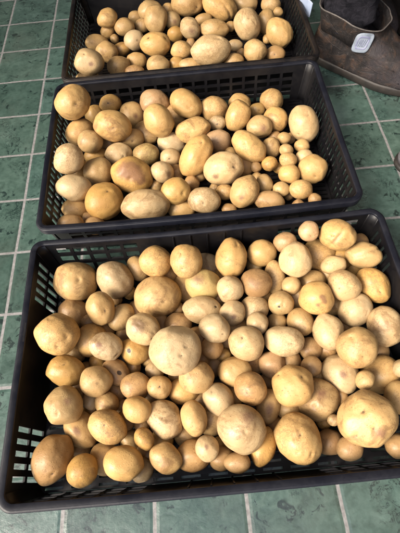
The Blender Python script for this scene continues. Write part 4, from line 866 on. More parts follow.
    (2040, (0.6132, -0.5468, 0.0576), (0.784, 0.322, -0.261, 0.463), (0.0338, 0.0266, 0.0226), 'y', [], 'yellow oval potato standing upright at the back of the middle crate', 'potatoes heaped in the middle crate'),
    (2041, (0.6987, -0.4896, 0.0466), (0.883, 0.431, -0.017, -0.184), (0.0271, 0.0238, 0.0216), 'y', [], 'yellow round potato at the back wall, nearest to the pale lumpy potato', 'potatoes heaped in the middle crate'),
    (2042, (0.6646, -0.5078, 0.0378), (-0.899, -0.42, 0.033, 0.117), (0.0184, 0.0149, 0.0137), 'o', [('e', 0.24, 0.03, 0.97, 0.4)], 'small dimpled orange-tan oval potato just right of the upright yellow potato', 'potatoes heaped in the middle crate'),
    (2043, (0.7003, -0.5498, 0.0444), (-0.823, -0.408, -0.072, 0.389), (0.0288, 0.0235, 0.0233), 'y', [('v', 0.72, 0.4, 0.56, 0.25)], 'medium purple-tinged yellow oval potato just left of the pale lumpy potato', 'potatoes heaped in the middle crate'),
    (2044, (0.6621, -0.5772, 0.051), (-0.903, -0.404, 0.027, 0.143), (0.0272, 0.0236, 0.0208), 't', [('v', 0.26, -0.13, 0.96, 0.41)], 'medium purple-tinged tan round potato touching the slanting yellow potato at its upper right', 'potatoes heaped in the middle crate'),
    (2045, (0.7057, -0.6116, 0.0466), (0.907, 0.392, -0.056, -0.144), (0.0153, 0.0126, 0.0123), 't', [], 'tiny tan oval potato touching the pale lumpy potato at its lower left', 'potatoes heaped in the middle crate'),
    (2046, (0.5693, -0.5982, 0.0422), (0.918, 0.39, -0.005, -0.076), (0.0282, 0.0246, 0.0233), 'v', [], 'medium pinkish round potato between the long tilted potato and the upright yellow potato', 'potatoes heaped in the middle crate'),
    (2047, (0.6261, -0.6442, 0.0629), (-0.865, -0.379, -0.063, 0.322), (0.0398, 0.0267, 0.0255), 'y', [('e', -0.28, 0.08, 0.96, 0.12)], 'long yellow potato slanting down to the right behind the large pale oval', 'potatoes heaped in the middle crate'),
    (2048, (0.6763, -0.6298, 0.0422), (-0.793, -0.371, -0.104, 0.472), (0.022, 0.0179, 0.0169), 't', [], 'small tan oval potato just right of the slanting yellow potato', 'potatoes heaped in the middle crate'),
    (2049, (0.7055, -0.6444, 0.0444), (0.912, 0.38, -0.06, -0.145), (0.0151, 0.0126, 0.0125), 't', [], 'tiny tan oval potato near the upper left of the golden right-end potato', 'potatoes heaped in the middle crate'),
    (2050, (0.7032, -0.6766, 0.0488), (-0.914, -0.37, 0.057, 0.159), (0.0178, 0.0154, 0.0138), 't', [], 'small tan potato behind the yellow one that is left of the golden right-end potato', 'potatoes heaped in the middle crate'),
    (2051, (0.6977, -0.7158, 0.051), (0.917, 0.356, -0.054, -0.173), (0.0208, 0.0186, 0.0168), 'y', [], 'small yellow round potato just left of the golden right-end potato', 'potatoes heaped in the middle crate'),
    (2052, (0.7423, -0.6331, 0.04), (0.909, 0.383, -0.078, -0.146), (0.0172, 0.0137, 0.012), 't', [], 'small tan oval potato directly in front of the pale lumpy potato', 'potatoes heaped in the middle crate'),
    (2053, (0.7395, -0.6665, 0.0422), (0.912, 0.372, -0.078, -0.154), (0.019, 0.0156, 0.0132), 'p', [], 'small pale potato directly behind the golden right-end potato', 'potatoes heaped in the middle crate'),
    (2054, (0.7486, -0.7088, 0.051), (0.809, 0.221, -0.297, 0.457), (0.0294, 0.0284, 0.0249), 'y', [('e', -0.44, -0.34, 0.83, 0.2)], 'large golden round potato at the right end of the middle heap', 'potatoes heaped in the middle crate'),
    (2055, (0.6764, -0.7459, 0.0422), (0.93, 0.337, -0.059, -0.137), (0.0173, 0.0152, 0.015), 't', [('e', -0.31, -0.17, 0.93, 0.24)], 'small dimpled tan potato left of the dimpled oval under the golden right-end potato', 'potatoes heaped in the middle crate'),
    (2056, (0.7131, -0.7539, 0.0466), (0.914, 0.341, -0.056, -0.21), (0.0231, 0.0189, 0.0184), 't', [('e', -0.26, -0.3, 0.92, 0.27)], 'medium dimpled tan oval potato touching the golden right-end potato at its lower left', 'potatoes heaped in the middle crate'),
    (2057, (0.7392, -0.7767, 0.04), (0.905, 0.334, -0.059, -0.255), (0.0138, 0.0129, 0.0111), 'b', [], 'tiny brown round potato a little in front of the golden right-end potato', 'potatoes heaped in the middle crate'),
    (2058, (0.7054, -0.7837, 0.0334), (0.924, 0.322, -0.062, -0.195), (0.0134, 0.0125, 0.0117), 'b', [], 'small brown potato at the front wall, between the two small ones near the right end', 'potatoes heaped in the middle crate'),
    (2059, (0.7502, -0.5841, 0.0576), (-0.709, -0.391, -0.135, 0.572), (0.0383, 0.0306, 0.0281), 'p', [('e', 0.41, -0.46, 0.79, 0.18), ('e', -0.26, 0.53, 0.81, 0.18)], 'big pale lumpy potato in the back right corner of the middle crate', 'potatoes heaped in the middle crate'),
    (2060, (0.5629, -0.6919, 0.0576), (0.931, 0.356, -0.055, 0.051), (0.0425, 0.0317, 0.0297), 'p', [('e', 0.56, -0.05, 0.83, 0.32), ('v', -0.35, -0.39, 0.85, 0.27)], 'large pale oval potato with a small dent at the centre of the middle crate', 'potatoes heaped in the middle crate'),
    (2061, (0.6124, -0.6653, 0.0279), (-0.903, -0.362, -0.027, 0.231), (0.0206, 0.0198, 0.0187), 'b', [], 'half-hidden small brown round potato between the slanting yellow potato and the tilted tan potato', 'potatoes heaped in the middle crate'),
    (2062, (0.6377, -0.6769, 0.0371), (0.923, 0.362, -0.031, -0.126), (0.0123, 0.0109, 0.0097), 'b', [], 'tiny brown round potato directly in front of the slanting yellow potato', 'potatoes heaped in the middle crate'),
    (2063, (0.6666, -0.6769, 0.0422), (-0.869, -0.366, -0.035, 0.331), (0.0161, 0.0154, 0.0153), 'o', [], 'small orange-tan round potato touching the slanting yellow potato at its lower right', 'potatoes heaped in the middle crate'),
    (2064, (0.6486, -0.7265, 0.04), (-0.793, -0.33, -0.103, 0.502), (0.0199, 0.0163, 0.0149), 't', [], 'small tan oval potato at the upper right of the tilted tan potato', 'potatoes heaped in the middle crate'),
    (2065, (0.6029, -0.753, 0.0537), (-0.843, -0.267, 0.203, -0.42), (0.0346, 0.0258, 0.0242), 't', [('v', -0.36, -0.03, 0.93, 0.26)], 'tan oval potato tilted steeply by the front wall of the middle crate', 'potatoes heaped in the middle crate'),
    (2066, (0.5674, -0.7357, 0.0378), (-0.94, -0.334, 0.013, 0.072), (0.0185, 0.016, 0.0151), 't', [], 'small tan oval potato between the tilted tan potato and the pale front-wall oval', 'potatoes heaped in the middle crate'),
    (2067, (0.6474, -0.7711, 0.0418), (0.941, 0.321, -0.064, -0.08), (0.0301, 0.0191, 0.0166), 'b', [], 'medium brown long potato just right of the tilted tan potato', 'potatoes heaped in the middle crate'),
    (2068, (0.5703, -0.7738, 0.0312), (0.947, 0.315, -0.021, -0.061), (0.015, 0.0106, 0.009), 'b', [], 'tiny brown long potato touching the tilted tan potato at its lower left', 'potatoes heaped in the middle crate'),
    (2069, (0.6886, -0.6722, 0.0222), (-0.962, 0.158, -0.2, 0.095), (0.0133, 0.012, 0.0114), 'o', [], 'potato buried under the top layer of the middle heap, only a small part showing', 'potatoes buried in the middle heap'),  # middle heap's gap fillers from here, browned to stand in for shade
    (2070, (0.6942, -0.5866, 0.0243), (-0.463, 0.318, 0.151, 0.814), (0.016, 0.015, 0.0142), 'b', [], 'mostly hidden brown potato near the upper right of the slanting yellow potato', 'potatoes heaped in the middle crate'),
    (2071, (0.3237, -0.5624, 0.0295), (-0.297, 0.107, -0.794, -0.519), (0.0188, 0.018, 0.0171), 'b', [], 'mostly hidden brown potato directly in front of the large yellow oval', 'potatoes heaped in the middle crate'),
    (2072, (0.6383, -0.6946, 0.023), (-0.626, 0.353, -0.041, -0.694), (0.014, 0.012, 0.0114), 't', [], 'mostly hidden tan potato touching the tilted tan potato at its upper right', 'potatoes heaped in the middle crate'),
    (2073, (0.2672, -0.6382, 0.0358), (-0.39, 0.603, 0.522, -0.462), (0.0228, 0.021, 0.0199), 't', [], 'mostly hidden tan potato deep between the pale left-wall potato and the tan upright potato', 'potatoes heaped in the middle crate'),
    (2076, (0.2881, -0.7595, 0.0256), (-0.442, 0.77, -0.413, -0.204), (0.0141, 0.012, 0.0114), 'b', [], 'potato buried under the top layer of the middle heap, only a small part showing', 'potatoes buried in the middle heap'),
    (2077, (0.6969, -0.743, 0.0216), (0.202, 0.712, 0.317, 0.593), (0.0136, 0.012, 0.0114), 'b', [], 'potato buried under the top layer of the middle heap, only a small part showing', 'potatoes buried in the middle heap'),
    (2078, (0.7288, -0.5916, 0.0248), (0.219, 0.827, -0.374, 0.359), (0.0126, 0.012, 0.0114), 'b', [], 'mostly hidden brown potato touching the pale lumpy potato at its lower left', 'potatoes heaped in the middle crate'),
    (2080, (0.5177, -0.674, 0.0226), (-0.72, -0.658, -0.152, 0.156), (0.0136, 0.012, 0.0114), 't', [], 'mostly hidden tan potato deep between the long tilted potato and the pale front-wall oval', 'potatoes heaped in the middle crate'),
    (2082, (0.5923, -0.6185, 0.0269), (0.279, 0.21, -0.857, 0.378), (0.0146, 0.012, 0.0114), 't', [], 'mostly hidden tan potato deep between the large pale oval and the slanting yellow potato', 'potatoes heaped in the middle crate'),
    (2088, (0.5483, -0.7107, 0.023), (0.209, -0.57, -0.043, 0.794), (0.0127, 0.012, 0.0114), 't', [], 'potato buried under the top layer of the middle heap, only a small part showing', 'potatoes buried in the middle heap'),
    (3000, (0.3147, -0.1392, 0.0676), (0.851, 0.511, 0.014, 0.122), (0.027, 0.0223, 0.0202), 'y', [], "round yellow potato standing alone by the farthest crate's back wall", 'potatoes heaped in the farthest crate'),
    (3001, (0.3084, -0.1349, 0.0319), (-0.806, -0.492, 0.097, -0.313), (0.0208, 0.0186, 0.0179), 'y', [], 'yellow potato mostly hidden directly in front of the lone yellow potato', 'potatoes heaped in the farthest crate'),
    (3002, (0.3559, -0.1489, 0.0466), (0.863, 0.501, 0.038, 0.052), (0.028, 0.0214, 0.0208), 't', [], 'medium tan round potato between the lone yellow potato and the dimpled pale potato', 'potatoes heaped in the farthest crate'),
    (3003, (0.3856, -0.0828, 0.0303), (-0.858, -0.508, -0.009, -0.074), (0.0213, 0.0178, 0.0171), 't', [], 'small tan round potato just left of the tan upright oval', 'potatoes heaped in the farthest crate'),
    (3004, (0.2822, -0.1946, 0.0378), (0.869, 0.482, 0.109, -0.012), (0.0308, 0.0203, 0.0174), 't', [], 'tan oval potato by the left wall, behind the pale front corner potato', 'potatoes heaped in the farthest crate'),
    (3005, (0.3132, -0.2518, 0.0466), (0.874, 0.474, 0.107, -0.028), (0.0279, 0.0248, 0.0244), 't', [], 'medium tan round potato touching the tan front-row potato at its upper left', 'potatoes heaped in the farthest crate'),
    (3006, (0.2857, -0.3474, 0.0866), (-0.869, -0.478, -0.049, -0.119), (0.0358, 0.0292, 0.0283), 'p', [('v', 0.02, -0.15, 0.99, 0.27), ('e', -0.2, 0.65, 0.74, 0.2)], 'large pale potato in the front left corner of the farthest crate', 'potatoes heaped in the farthest crate'),
    (3007, (0.2729, -0.3535, 0.0495), (-0.883, -0.457, -0.099, -0.035), (0.0285, 0.0166, 0.0163), 't', [], 'mostly hidden tan potato touching the pale front corner potato at its lower left', 'potatoes heaped in the farthest crate'),
    (3008, (0.3442, -0.3135, 0.0466), (-0.879, -0.47, -0.044, -0.069), (0.0285, 0.0229, 0.0212), 't', [], 'tan potato in the front row right of the pale front corner potato', 'potatoes heaped in the farthest crate'),
    (3009, (0.3494, -0.2285, 0.0361), (0.873, 0.484, 0.046, 0.051), (0.0218, 0.0166, 0.0164), 'o', [], 'small orange-tan oval potato between the dimpled pale potato and the tan front-row potato', 'potatoes heaped in the farthest crate'),
    (3010, (0.3873, -0.2251, 0.0546), (-0.867, -0.491, -0.01, -0.083), (0.027, 0.0231, 0.0196), 'p', [('e', 0.18, -0.05, 0.98, 0.38)], 'pale round potato with a dimple left of the lumpy yellow potato', 'potatoes heaped in the farthest crate'),
    (3011, (0.3896, -0.2866, 0.04), (0.88, 0.472, 0.048, 0.017), (0.0264, 0.0187, 0.0158), 't', [], 'medium tan oval potato between the lumpy yellow potato and the tan front-row potato', 'potatoes heaped in the farthest crate'),
    (3012, (0.3845, -0.3297, 0.04), (0.885, 0.462, 0.059, 0.004), (0.0233, 0.0139, 0.0118), 'b', [], 'small brown long potato just right of the tan front-row potato', 'potatoes heaped in the farthest crate'),
    (3013, (0.4027, -0.1246, 0.0334), (-0.862, -0.502, -0.008, -0.066), (0.0209, 0.0176, 0.0155), 't', [], 'small tan round potato between the tan upright oval and the dimpled pale potato', 'potatoes heaped in the farthest crate'),
    (3014, (0.4278, -0.0922, 0.048), (-0.859, -0.51, -0.023, -0.02), (0.0345, 0.0264, 0.0232), 't', [], 'half-hidden large tan round potato touching the tan upright oval at its upper left', 'potatoes heaped in the farthest crate'),
    (3015, (0.4439, -0.1423, 0.0532), (0.638, 0.353, 0.36, -0.582), (0.0353, 0.0299, 0.026), 't', [], "tan oval potato standing upright left of the farthest heap's middle", 'potatoes heaped in the farthest crate'),
    (3016, (0.4417, -0.2554, 0.0576), (0.874, 0.484, 0.031, 0.001), (0.0386, 0.0278, 0.0259), 'y', [('e', -0.48, 0.51, 0.72, 0.29), ('e', 0.68, 0.42, 0.6, 0.29)], "lumpy yellow potato on top, front left of the farthest heap's middle", 'potatoes heaped in the farthest crate'),
    (3017, (0.4443, -0.3214, 0.0444), (0.884, 0.467, 0.025, 0.012), (0.0286, 0.023, 0.0195), 't', [], 'medium tan round potato directly in front of the lumpy yellow potato', 'potatoes heaped in the farthest crate'),
    (3018, (0.4879, -0.3095, 0.0345), (-0.884, -0.466, -0.018, 0.016), (0.0219, 0.017, 0.0159), 'o', [], 'small orange-tan oval potato touching the yellow front potato at its lower left', 'potatoes heaped in the farthest crate'),
    (3019, (0.5037, -0.2798, 0.051), (0.878, 0.478, 0.013, -0.02), (0.0269, 0.0212, 0.0184), 'y', [('e', -0.2, -0.2, 0.96, 0.3)], 'yellow potato between the lumpy yellow potato and the large pale front potato', 'potatoes heaped in the farthest crate'),
    (3020, (0.4892, -0.1267, 0.04), (-0.757, -0.436, -0.25, 0.418), (0.0238, 0.0209, 0.0198), 't', [('v', 0.29, 0.07, 0.96, 0.45)], 'medium tan oval potato between the tan upright oval and the tan top-edge potato', 'potatoes heaped in the farthest crate'),
    (3021, (0.4775, -0.0633, 0.0356), (0.859, 0.511, 0.005, 0.013), (0.0183, 0.0153, 0.0129), 't', [], 'small tan round potato just left of the tan top-edge potato', 'potatoes heaped in the farthest crate'),
    (3022, (0.4915, -0.1863, 0.0368), (-0.871, -0.491, -0.005, -0.005), (0.0217, 0.0186, 0.0166), 'o', [], 'small orange-tan round potato between the tan upright oval and the yellow front potato', 'potatoes heaped in the farthest crate'),
    (3023, (0.532, -0.0754, 0.0532), (-0.857, -0.515, -0.006, 0.028), (0.0448, 0.0346, 0.0343), 't', [('e', 0.6, -0.28, 0.75, 0.26)], 'large tan potato cut by the top edge, left of the creased one', 'potatoes heaped in the farthest crate'),
    (3024, (0.5327, -0.1884, 0.0502), (0.808, 0.465, 0.17, -0.318), (0.0292, 0.0245, 0.0227), 'p', [('v', 0.28, -0.09, 0.96, 0.37)], 'medium pale oval potato between the tan top-edge potato and the yellow front potato', 'potatoes heaped in the farthest crate'),
    (3025, (0.5713, -0.1316, 0.0378), (-0.864, -0.502, 0.0, 0.049), (0.0222, 0.015, 0.0146), 't', [], 'small tan oval potato between the tan top-edge potato and the level tan oval', 'potatoes heaped in the farthest crate'),
    (3026, (0.5983, -0.1951, 0.0466), (0.868, 0.493, -0.009, -0.058), (0.0384, 0.0223, 0.0211), 't', [], 'tan oval potato lying level behind the large pale front potato', 'potatoes heaped in the farthest crate'),
    (3027, (0.5769, -0.3202, 0.0698), (-0.879, -0.475, 0.032, 0.007), (0.0477, 0.0333, 0.0313), 'p', [('e', 0.44, 0.69, 0.57, 0.17)], 'large pale round potato on top at the front middle of the farthest crate', 'potatoes heaped in the farthest crate'),
    (3028, (0.5278, -0.3251, 0.0383), (-0.885, -0.464, -0.011, 0.041), (0.0313, 0.0162, 0.0141), 't', [], 'half-hidden medium tan long potato touching the yellow front potato at its lower right', 'potatoes heaped in the farthest crate'),
    (3029, (0.6194, -0.1051, 0.0532), (0.83, 0.504, 0.084, -0.222), (0.0488, 0.033, 0.0308), 'y', [('c', 0.66, -0.19, 0.72, 0.31)], "large yellow creased potato cut by the photo's top edge, farthest crate", 'potatoes heaped in the farthest crate'),
    (3030, (0.6433, -0.2634, 0.04), (0.874, 0.479, -0.021, -0.082), (0.02, 0.014, 0.0118), 'p', [], 'small pale oval potato between the large pale front potato and the tan front-wall potato', 'potatoes heaped in the farthest crate'),
    (3031, (0.6331, -0.3276, 0.04), (0.881, 0.466, -0.02, -0.08), (0.0259, 0.0184, 0.0178), 't', [], 'medium tan oval potato between the large pale front potato and the tan front-wall potato', 'potatoes heaped in the farthest crate'),
    (3032, (0.681, -0.2072, 0.0576), (-0.692, -0.44, -0.231, 0.523), (0.0401, 0.0316, 0.0314), 'p', [('e', -0.25, 0.3, 0.92, 0.13)], 'pale oval potato standing upright on top of the farthest heap', 'potatoes heaped in the farthest crate'),
    (3033, (0.6964, -0.0788, 0.04), (0.854, 0.512, -0.029, -0.087), (0.0347, 0.0217, 0.0212), 't', [], 'half-hidden medium tan oval potato directly behind the pale upright oval', 'potatoes heaped in the farthest crate'),
    (3034, (0.7602, -0.0988, 0.0422), (0.851, 0.51, -0.041, -0.116), (0.0285, 0.0191, 0.0162), 't', [], "tan oval potato cut by the photo's top edge, right of the pale upright oval", 'potatoes heaped in the farthest crate'),
    (3035, (0.737, -0.1769, 0.04), (0.62, 0.421, 0.266, -0.606), (0.0317, 0.0245, 0.0219), 't', [], 'medium tan long potato between the pale upright oval and the yellow end potato', 'potatoes heaped in the farthest crate'),
    (3036, (0.7762, -0.1364, 0.04), (0.841, 0.506, -0.006, -0.191), (0.0141, 0.0118, 0.0105), 't', [], 'tiny tan round potato directly behind the yellow end potato', 'potatoes heaped in the farthest crate'),
    (3037, (0.7578, -0.2553, 0.0554), (-0.758, -0.472, -0.132, 0.431), (0.0361, 0.0309, 0.0265), 'y', [], 'big yellow potato at the right end of the farthest heap', 'potatoes heaped in the farthest crate'),
    (3038, (0.6837, -0.324, 0.059), (0.865, 0.475, -0.001, -0.163), (0.0293, 0.0255, 0.024), 't', [], 'medium tan potato at the front wall below the pale upright oval', 'potatoes heaped in the farthest crate'),
    (3039, (0.7376, -0.322, 0.0444), (-0.873, -0.47, 0.048, 0.123), (0.0256, 0.0182, 0.0176), 'b', [('e', -0.09, -0.01, 1.0, 0.32)], 'medium dimpled brown oval potato just right of the tan front-wall potato', 'potatoes heaped in the farthest crate'),
    (3041, (0.644, -0.1687, 0.0334), (0.862, 0.495, -0.0, -0.108), (0.0146, 0.0124, 0.0122), 't', [], 'tiny tan round potato between the pale upright oval and the level tan oval', 'potatoes heaped in the farthest crate'),
    (3044, (0.3265, -0.1616, 0.024), (-0.79, -0.579, 0.181, 0.09), (0.0126, 0.012, 0.0114), 't', [], 'half-hidden small tan round potato just left of the dimpled pale potato', 'potatoes heaped in the farthest crate'),  # farthest heap's gap fillers from here, toned for the shade between potatoes
    (3045, (0.5319, -0.2121, 0.0241), (-0.369, -0.536, -0.037, 0.759), (0.0138, 0.012, 0.0114), 'b', [], 'mostly hidden brown potato deep between the large pale front potato and the yellow front potato', 'potatoes heaped in the farthest crate'),
    (3047, (0.7342, -0.2226, 0.0217), (-0.869, -0.276, -0.219, -0.347), (0.0128, 0.012, 0.0114), 't', [], 'mostly hidden tan potato deep between the yellow end potato and the tan front-wall potato', 'potatoes heaped in the farthest crate'),
    (3054, (0.658, -0.2746, 0.024), (0.277, 0.149, 0.118, -0.942), (0.012, 0.012, 0.0114), 'b', [], 'mostly hidden brown potato just left of the tan front-wall potato', 'potatoes heaped in the farthest crate'),
]
for row in POTATOES:
    make_potato(*row)

# ------------------------------------------------------------------ boots, plank, paper, shoe
def ring_loft(rings, cap_bottom=True, cap_top=True):
    bm = bmesh.new()
    R = [[bm.verts.new(p) for p in r] for r in rings]
    n = len(R[0])
    for a, b in zip(R, R[1:]):
        for k in range(n): bm.faces.new([a[k], a[(k + 1) % n], b[(k + 1) % n], b[k]])
    if cap_bottom: bm.faces.new(list(reversed(R[0])))
    if cap_top: bm.faces.new(R[-1])
    return bm

def foot_ring(z, back, front, half, n=40, pw=2.5, lift=0.0, lean=0.0):
    pts = []
    c, l = (front + back) / 2, (front - back) / 2
    for k in range(n):
        a = 2 * math.pi * k / n
        ca, sa = math.cos(a), math.sin(a)
        x = c + l * math.copysign(abs(ca) ** (2 / pw), ca)
        t = (x - back) / (front - back)
        w = half * (1.0 - 0.10 * math.sin(math.pi * min(1, t * 1.6)) + 0.10 * math.sin(math.pi * max(0, t - 0.35) / 0.65))
        y = w * math.copysign(abs(sa) ** (2 / pw), sa) + lean
        pts.append(Vector((x, y, z + lift * max(0, t - 0.5) ** 2)))
    return pts

def tube(pts, r, n=8, closed=False):
    bm = bmesh.new(); R = []
    m = len(pts)
    for k, p in enumerate(pts):
        a = pts[(k - 1) % m] if closed or k else p
        b = pts[(k + 1) % m] if closed or k < m - 1 else p
        d = (b - a).normalized()
        s = d.cross(Vector((0, 0, 1)));  s = s.normalized() if s.length > 1e-4 else Vector((1, 0, 0))
        u = s.cross(d)
        R.append([bm.verts.new(p + s * r * math.cos(q * 2 * math.pi / n) + u * r * math.sin(q * 2 * math.pi / n)) for q in range(n)])
    pairs = list(zip(R, R[1:])) + ([(R[-1], R[0])] if closed else [])
    for a, b in pairs:
        for q in range(n): bm.faces.new([a[q], a[(q + 1) % n], b[(q + 1) % n], b[q]])
    if not closed:
        bm.faces.new(list(reversed(R[0]))); bm.faces.new(R[-1])
    return bm

BOOT = [  # z, back, front, half width
    (0.020, -0.082, 0.215, 0.050), (0.034, -0.086, 0.219, 0.0525), (0.050, -0.086, 0.214, 0.0525), (0.064, -0.084, 0.196, 0.0515),
    (0.076, -0.082, 0.160, 0.050), (0.088, -0.080, 0.120, 0.050), (0.100, -0.079, 0.094, 0.051), (0.114, -0.080, 0.080, 0.053),
    (0.128, -0.083, 0.076, 0.056), (0.140, -0.086, 0.078, 0.059)]

def surf(k_f, frac):
    """a point on the boot's side at ring fraction frac (0 sole .. 1 collar) and angle k_f (radians)"""
    i = min(len(BOOT) - 2, int(frac * (len(BOOT) - 1))); q = frac * (len(BOOT) - 1) - i
    n = 360
    j = int((k_f % (2 * math.pi)) / (2 * math.pi) * n) % n
    a = foot_ring(*BOOT[i], n=n, lift=0.012 * (i < 4))[j]; b = foot_ring(*BOOT[i + 1], n=n, lift=0.012 * (i + 1 < 4))[j]
    return a.lerp(b, q)

def wrinkle(p, amp=0.0035):
    f = 0.0022 * math.sin(170 * (p.z + 0.55 * p.x) + 5 * noise.noise(p * 18)) * math.exp(-((p.x - 0.085) / 0.045) ** 2) * (p.z > 0.03)
    return p + Vector((0.3 * f, 0, f)) + Vector((noise.noise(p * 24), noise.noise(p * 24 + Vector((9, 0, 0))), 0.5 * noise.noise(p * 24 + Vector((0, 9, 0))))) * amp

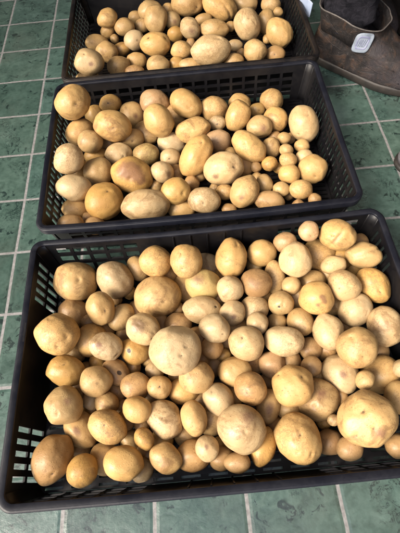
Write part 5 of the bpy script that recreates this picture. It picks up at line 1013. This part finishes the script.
def make_boot(label, loc, rz, patch=True):
    t = empty('boot', loc, rz)
    tag(t, label, 'boot', 'worn brown boots')
    fine = []
    for i in range(len(BOOT) - 1):
        for q in (0, 0.34, 0.67):
            fr = [BOOT[i][c] + (BOOT[i + 1][c] - BOOT[i][c]) * q for c in range(4)]
            fine.append(foot_ring(*fr, n=72, lift=0.012 if fr[0] < 0.06 else 0.0))
    fine.append(foot_ring(*BOOT[-1], n=72))
    # the collar dips at the front and turns inwards
    out = [[wrinkle(p) for p in r] for r in fine]
    dip = lambda p: Vector((p.x, p.y, p.z - 0.016 * max(0, p.x / 0.08) * max(0, (p.z - 0.10) / 0.04)))
    out = [[dip(p) for p in r] for r in out]
    top = out[-1]; c = sum(top, Vector()) / len(top)
    for s, dz in ((0.965, 0.0015), (0.92, -0.004), (0.90, -0.02), (0.86, -0.05)):
        out.append([Vector((c.x + (p.x - c.x) * s, c.y + (p.y - c.y) * s, p.z + dz)) for p in top])
    up = link_bm('upper', ring_loft(out, True, True), M_LEATHER, t)
    link_bm('sole', ring_loft([foot_ring(0.000, -0.080, 0.212, 0.048, 72, lift=0.012), foot_ring(0.003, -0.085, 0.217, 0.052, 72, lift=0.012),
                               foot_ring(0.017, -0.086, 0.219, 0.0528, 72, lift=0.012), foot_ring(0.022, -0.084, 0.217, 0.051, 72, lift=0.012)]), M_SOLE, t)
    link_bm('collar_seam', tube([p + Vector((0, 0, 0.001)) for p in top], 0.0015, closed=True), M_SEAM, up)
    # a diagonal stitched seam over the outer side
    line = []
    for k in range(24):
        q = k / 23
        line.append(dip(wrinkle(surf(math.radians(236 + 62 * q), 0.92 - 0.62 * q))) + Vector((0, -0.001, 0)))
    link_bm('side_seam', tube(line, 0.0011), M_LEATHER, up)
    for a0, a1, f0, f1 in ((262, 302, 0.30, 0.12), (205, 262, 0.52, 0.30)):
        ln = [dip(wrinkle(surf(math.radians(a0 + (a1 - a0) * k / 23), f0 + (f1 - f0) * (k / 23) ** 1.5))) + Vector((0, -0.0006, 0)) for k in range(24)]
        link_bm('side_seam', tube(ln, 0.0012), M_LEATHER, up)
    if patch:
        # a rounded square laid onto the leather: every point is dropped onto the upper's surface
        from mathutils.bvhtree import BVHTree
        me = up.data
        tree = BVHTree.FromPolygons([v.co[:] for v in me.vertices], [p.vertices[:] for p in me.polygons])
        c0 = dip(surf(math.radians(294), 0.69))
        hit, nrm, _, _ = tree.find_nearest(c0)
        if nrm.dot(Vector((0, -1, 0))) < 0: nrm = -nrm
        nrm = (nrm + Vector((0, -0.6, 0.5))).normalized()
        ux = Vector((0, 0, 1)).cross(nrm).normalized(); uy = nrm.cross(ux)
        ux, uy = (ux + 0.10 * uy).normalized(), (uy + 0.12 * ux).normalized()
        def pt(a, b, off):
            q = hit + ux * (a * 0.0195) + uy * (b * 0.0215)
            h, hn, _, _ = tree.ray_cast(q + nrm * 0.05, -nrm, 0.12)
            if h is None or (h - q).length > 0.012: h = tree.find_nearest(q)[0]
            dep = max(-0.0045, min(0.0045, (h - q).dot(nrm)))     # the stiff patch bridges creases
            return q + nrm * (dep + off + 0.0008)
        ringp = []
        for k in range(48):
            an = 2 * math.pi * k / 48
            ca, sa = math.cos(an), math.sin(an)
            ringp.append((math.copysign(abs(ca) ** 0.5, ca), math.copysign(abs(sa) ** 0.5, sa)))
        rings = []
        for s, off in ((1.0, 0.0002), (1.0, 0.0022), (0.93, 0.0028), (0.6, 0.0026), (0.3, 0.0026), (0.02, 0.0026)):
            rings.append([pt(a * s, b * s, off) for a, b in ringp])
        pa = link_bm('patch', ring_loft(rings, False, True), M_PATCH, up)
        ri = [[pt(a * s, b * s, off) for a, b in ringp] for s, off in ((0.70, 0.0027), (0.66, 0.0034), (0.54, 0.0034), (0.50, 0.0027))]
        link_bm('patch_border', ring_loft(ri, False, False), M_PATCH_INK, pa)
        for k in range(5):
            a0 = -0.36 + 0.18 * k
            ln = [pt(a0 + 0.05 * math.sin(3 * q + k), -0.36 + 0.72 * q, 0.0030) for q in [w / 8 for w in range(9)]]
            link_bm('patch_mark', tube(ln, 0.0007, 6), M_PATCH_INK, pa)
    # trouser leg bunched into the collar
    rings = []
    r0 = random.Random(5)
    for k in range(26):
        q = k / 25
        z = 0.095 + 0.50 * q ** 1.6
        rad = 0.043 + 0.010 * math.sin(q * 40) * max(0, 1 - 2.5 * q) + 0.020 * q
        cxx = -0.004 - 0.05 * q
        ring = []
        for w in range(40):
            a = 2 * math.pi * w / 40
            p = Vector((cxx + 1.25 * rad * math.cos(a), 0.88 * rad * math.sin(a), z))
            ring.append(p + Vector((math.cos(a), math.sin(a), 0.6)) * (0.012 * noise.noise(Vector((p.x * 30, p.y * 30, p.z * 55))) + 0.005 * noise.noise(Vector((p.x * 90, p.y * 90, p.z * 130)))))
        rings.append(ring)
    link_bm('trouser_leg', ring_loft(rings), M_CLOTH, t)
    return t

make_boot('worn brown leather boot with a pale blue patch, standing beside the farthest crate', (0.915, -0.325, 0), math.radians(-40))
make_boot('second dark boot, half hidden behind the patched boot next to the wooden wall', (0.985, -0.085, 0), math.radians(-78), patch=False)

bm = bmesh.new()
A, B, Cc, D = Vector((0.806, -0.190, 0.118)), Vector((0.838, -0.232, 0.108)), Vector((0.834, -0.238, 0.078)), Vector((0.823, -0.205, 0.076))
n = 8; g = {}
for i in range(n + 1):
    for j in range(n + 1):
        p = A.lerp(B, i / n).lerp(D.lerp(Cc, i / n), j / n)
        g[i, j] = bm.verts.new(p + Vector((0.2, 0.9, 0.3)) * 0.004 * math.sin(3.0 * i / n) * math.cos(2.5 * j / n))
for i in range(n):
    for j in range(n): bm.faces.new([g[i, j], g[i + 1, j], g[i + 1, j + 1], g[i, j + 1]])
pp = link_bm('paper_scrap', bm, M_PAPER)
so = pp.modifiers.new('thickness', 'SOLIDIFY'); so.thickness = 0.0004
tag(pp, 'pale blue paper scrap tucked between the farthest crate and the patched boot', 'paper')

sh = empty('shoe', (1.044, -0.668, 0), math.radians(188))
tag(sh, 'rounded pale grey shoe toe resting on the dark tiles, mostly outside the photo', 'shoe')
link_bm('upper', ring_loft([foot_ring(z, b, f, h, 48) for z, b, f, h in ((0.010, -0.15, 0.100, 0.042), (0.024, -0.155, 0.103, 0.044), (0.036, -0.155, 0.096, 0.042), (0.046, -0.15, 0.078, 0.038), (0.053, -0.15, 0.045, 0.032), (0.056, -0.15, -0.01, 0.026))]), M_SHOE, sh)
link_bm('sole', ring_loft([foot_ring(z, b, f, h, 48) for z, b, f, h in ((0.0, -0.153, 0.100, 0.042), (0.002, -0.157, 0.105, 0.046), (0.010, -0.157, 0.106, 0.046), (0.012, -0.153, 0.102, 0.043))]), M_SOLE, sh)
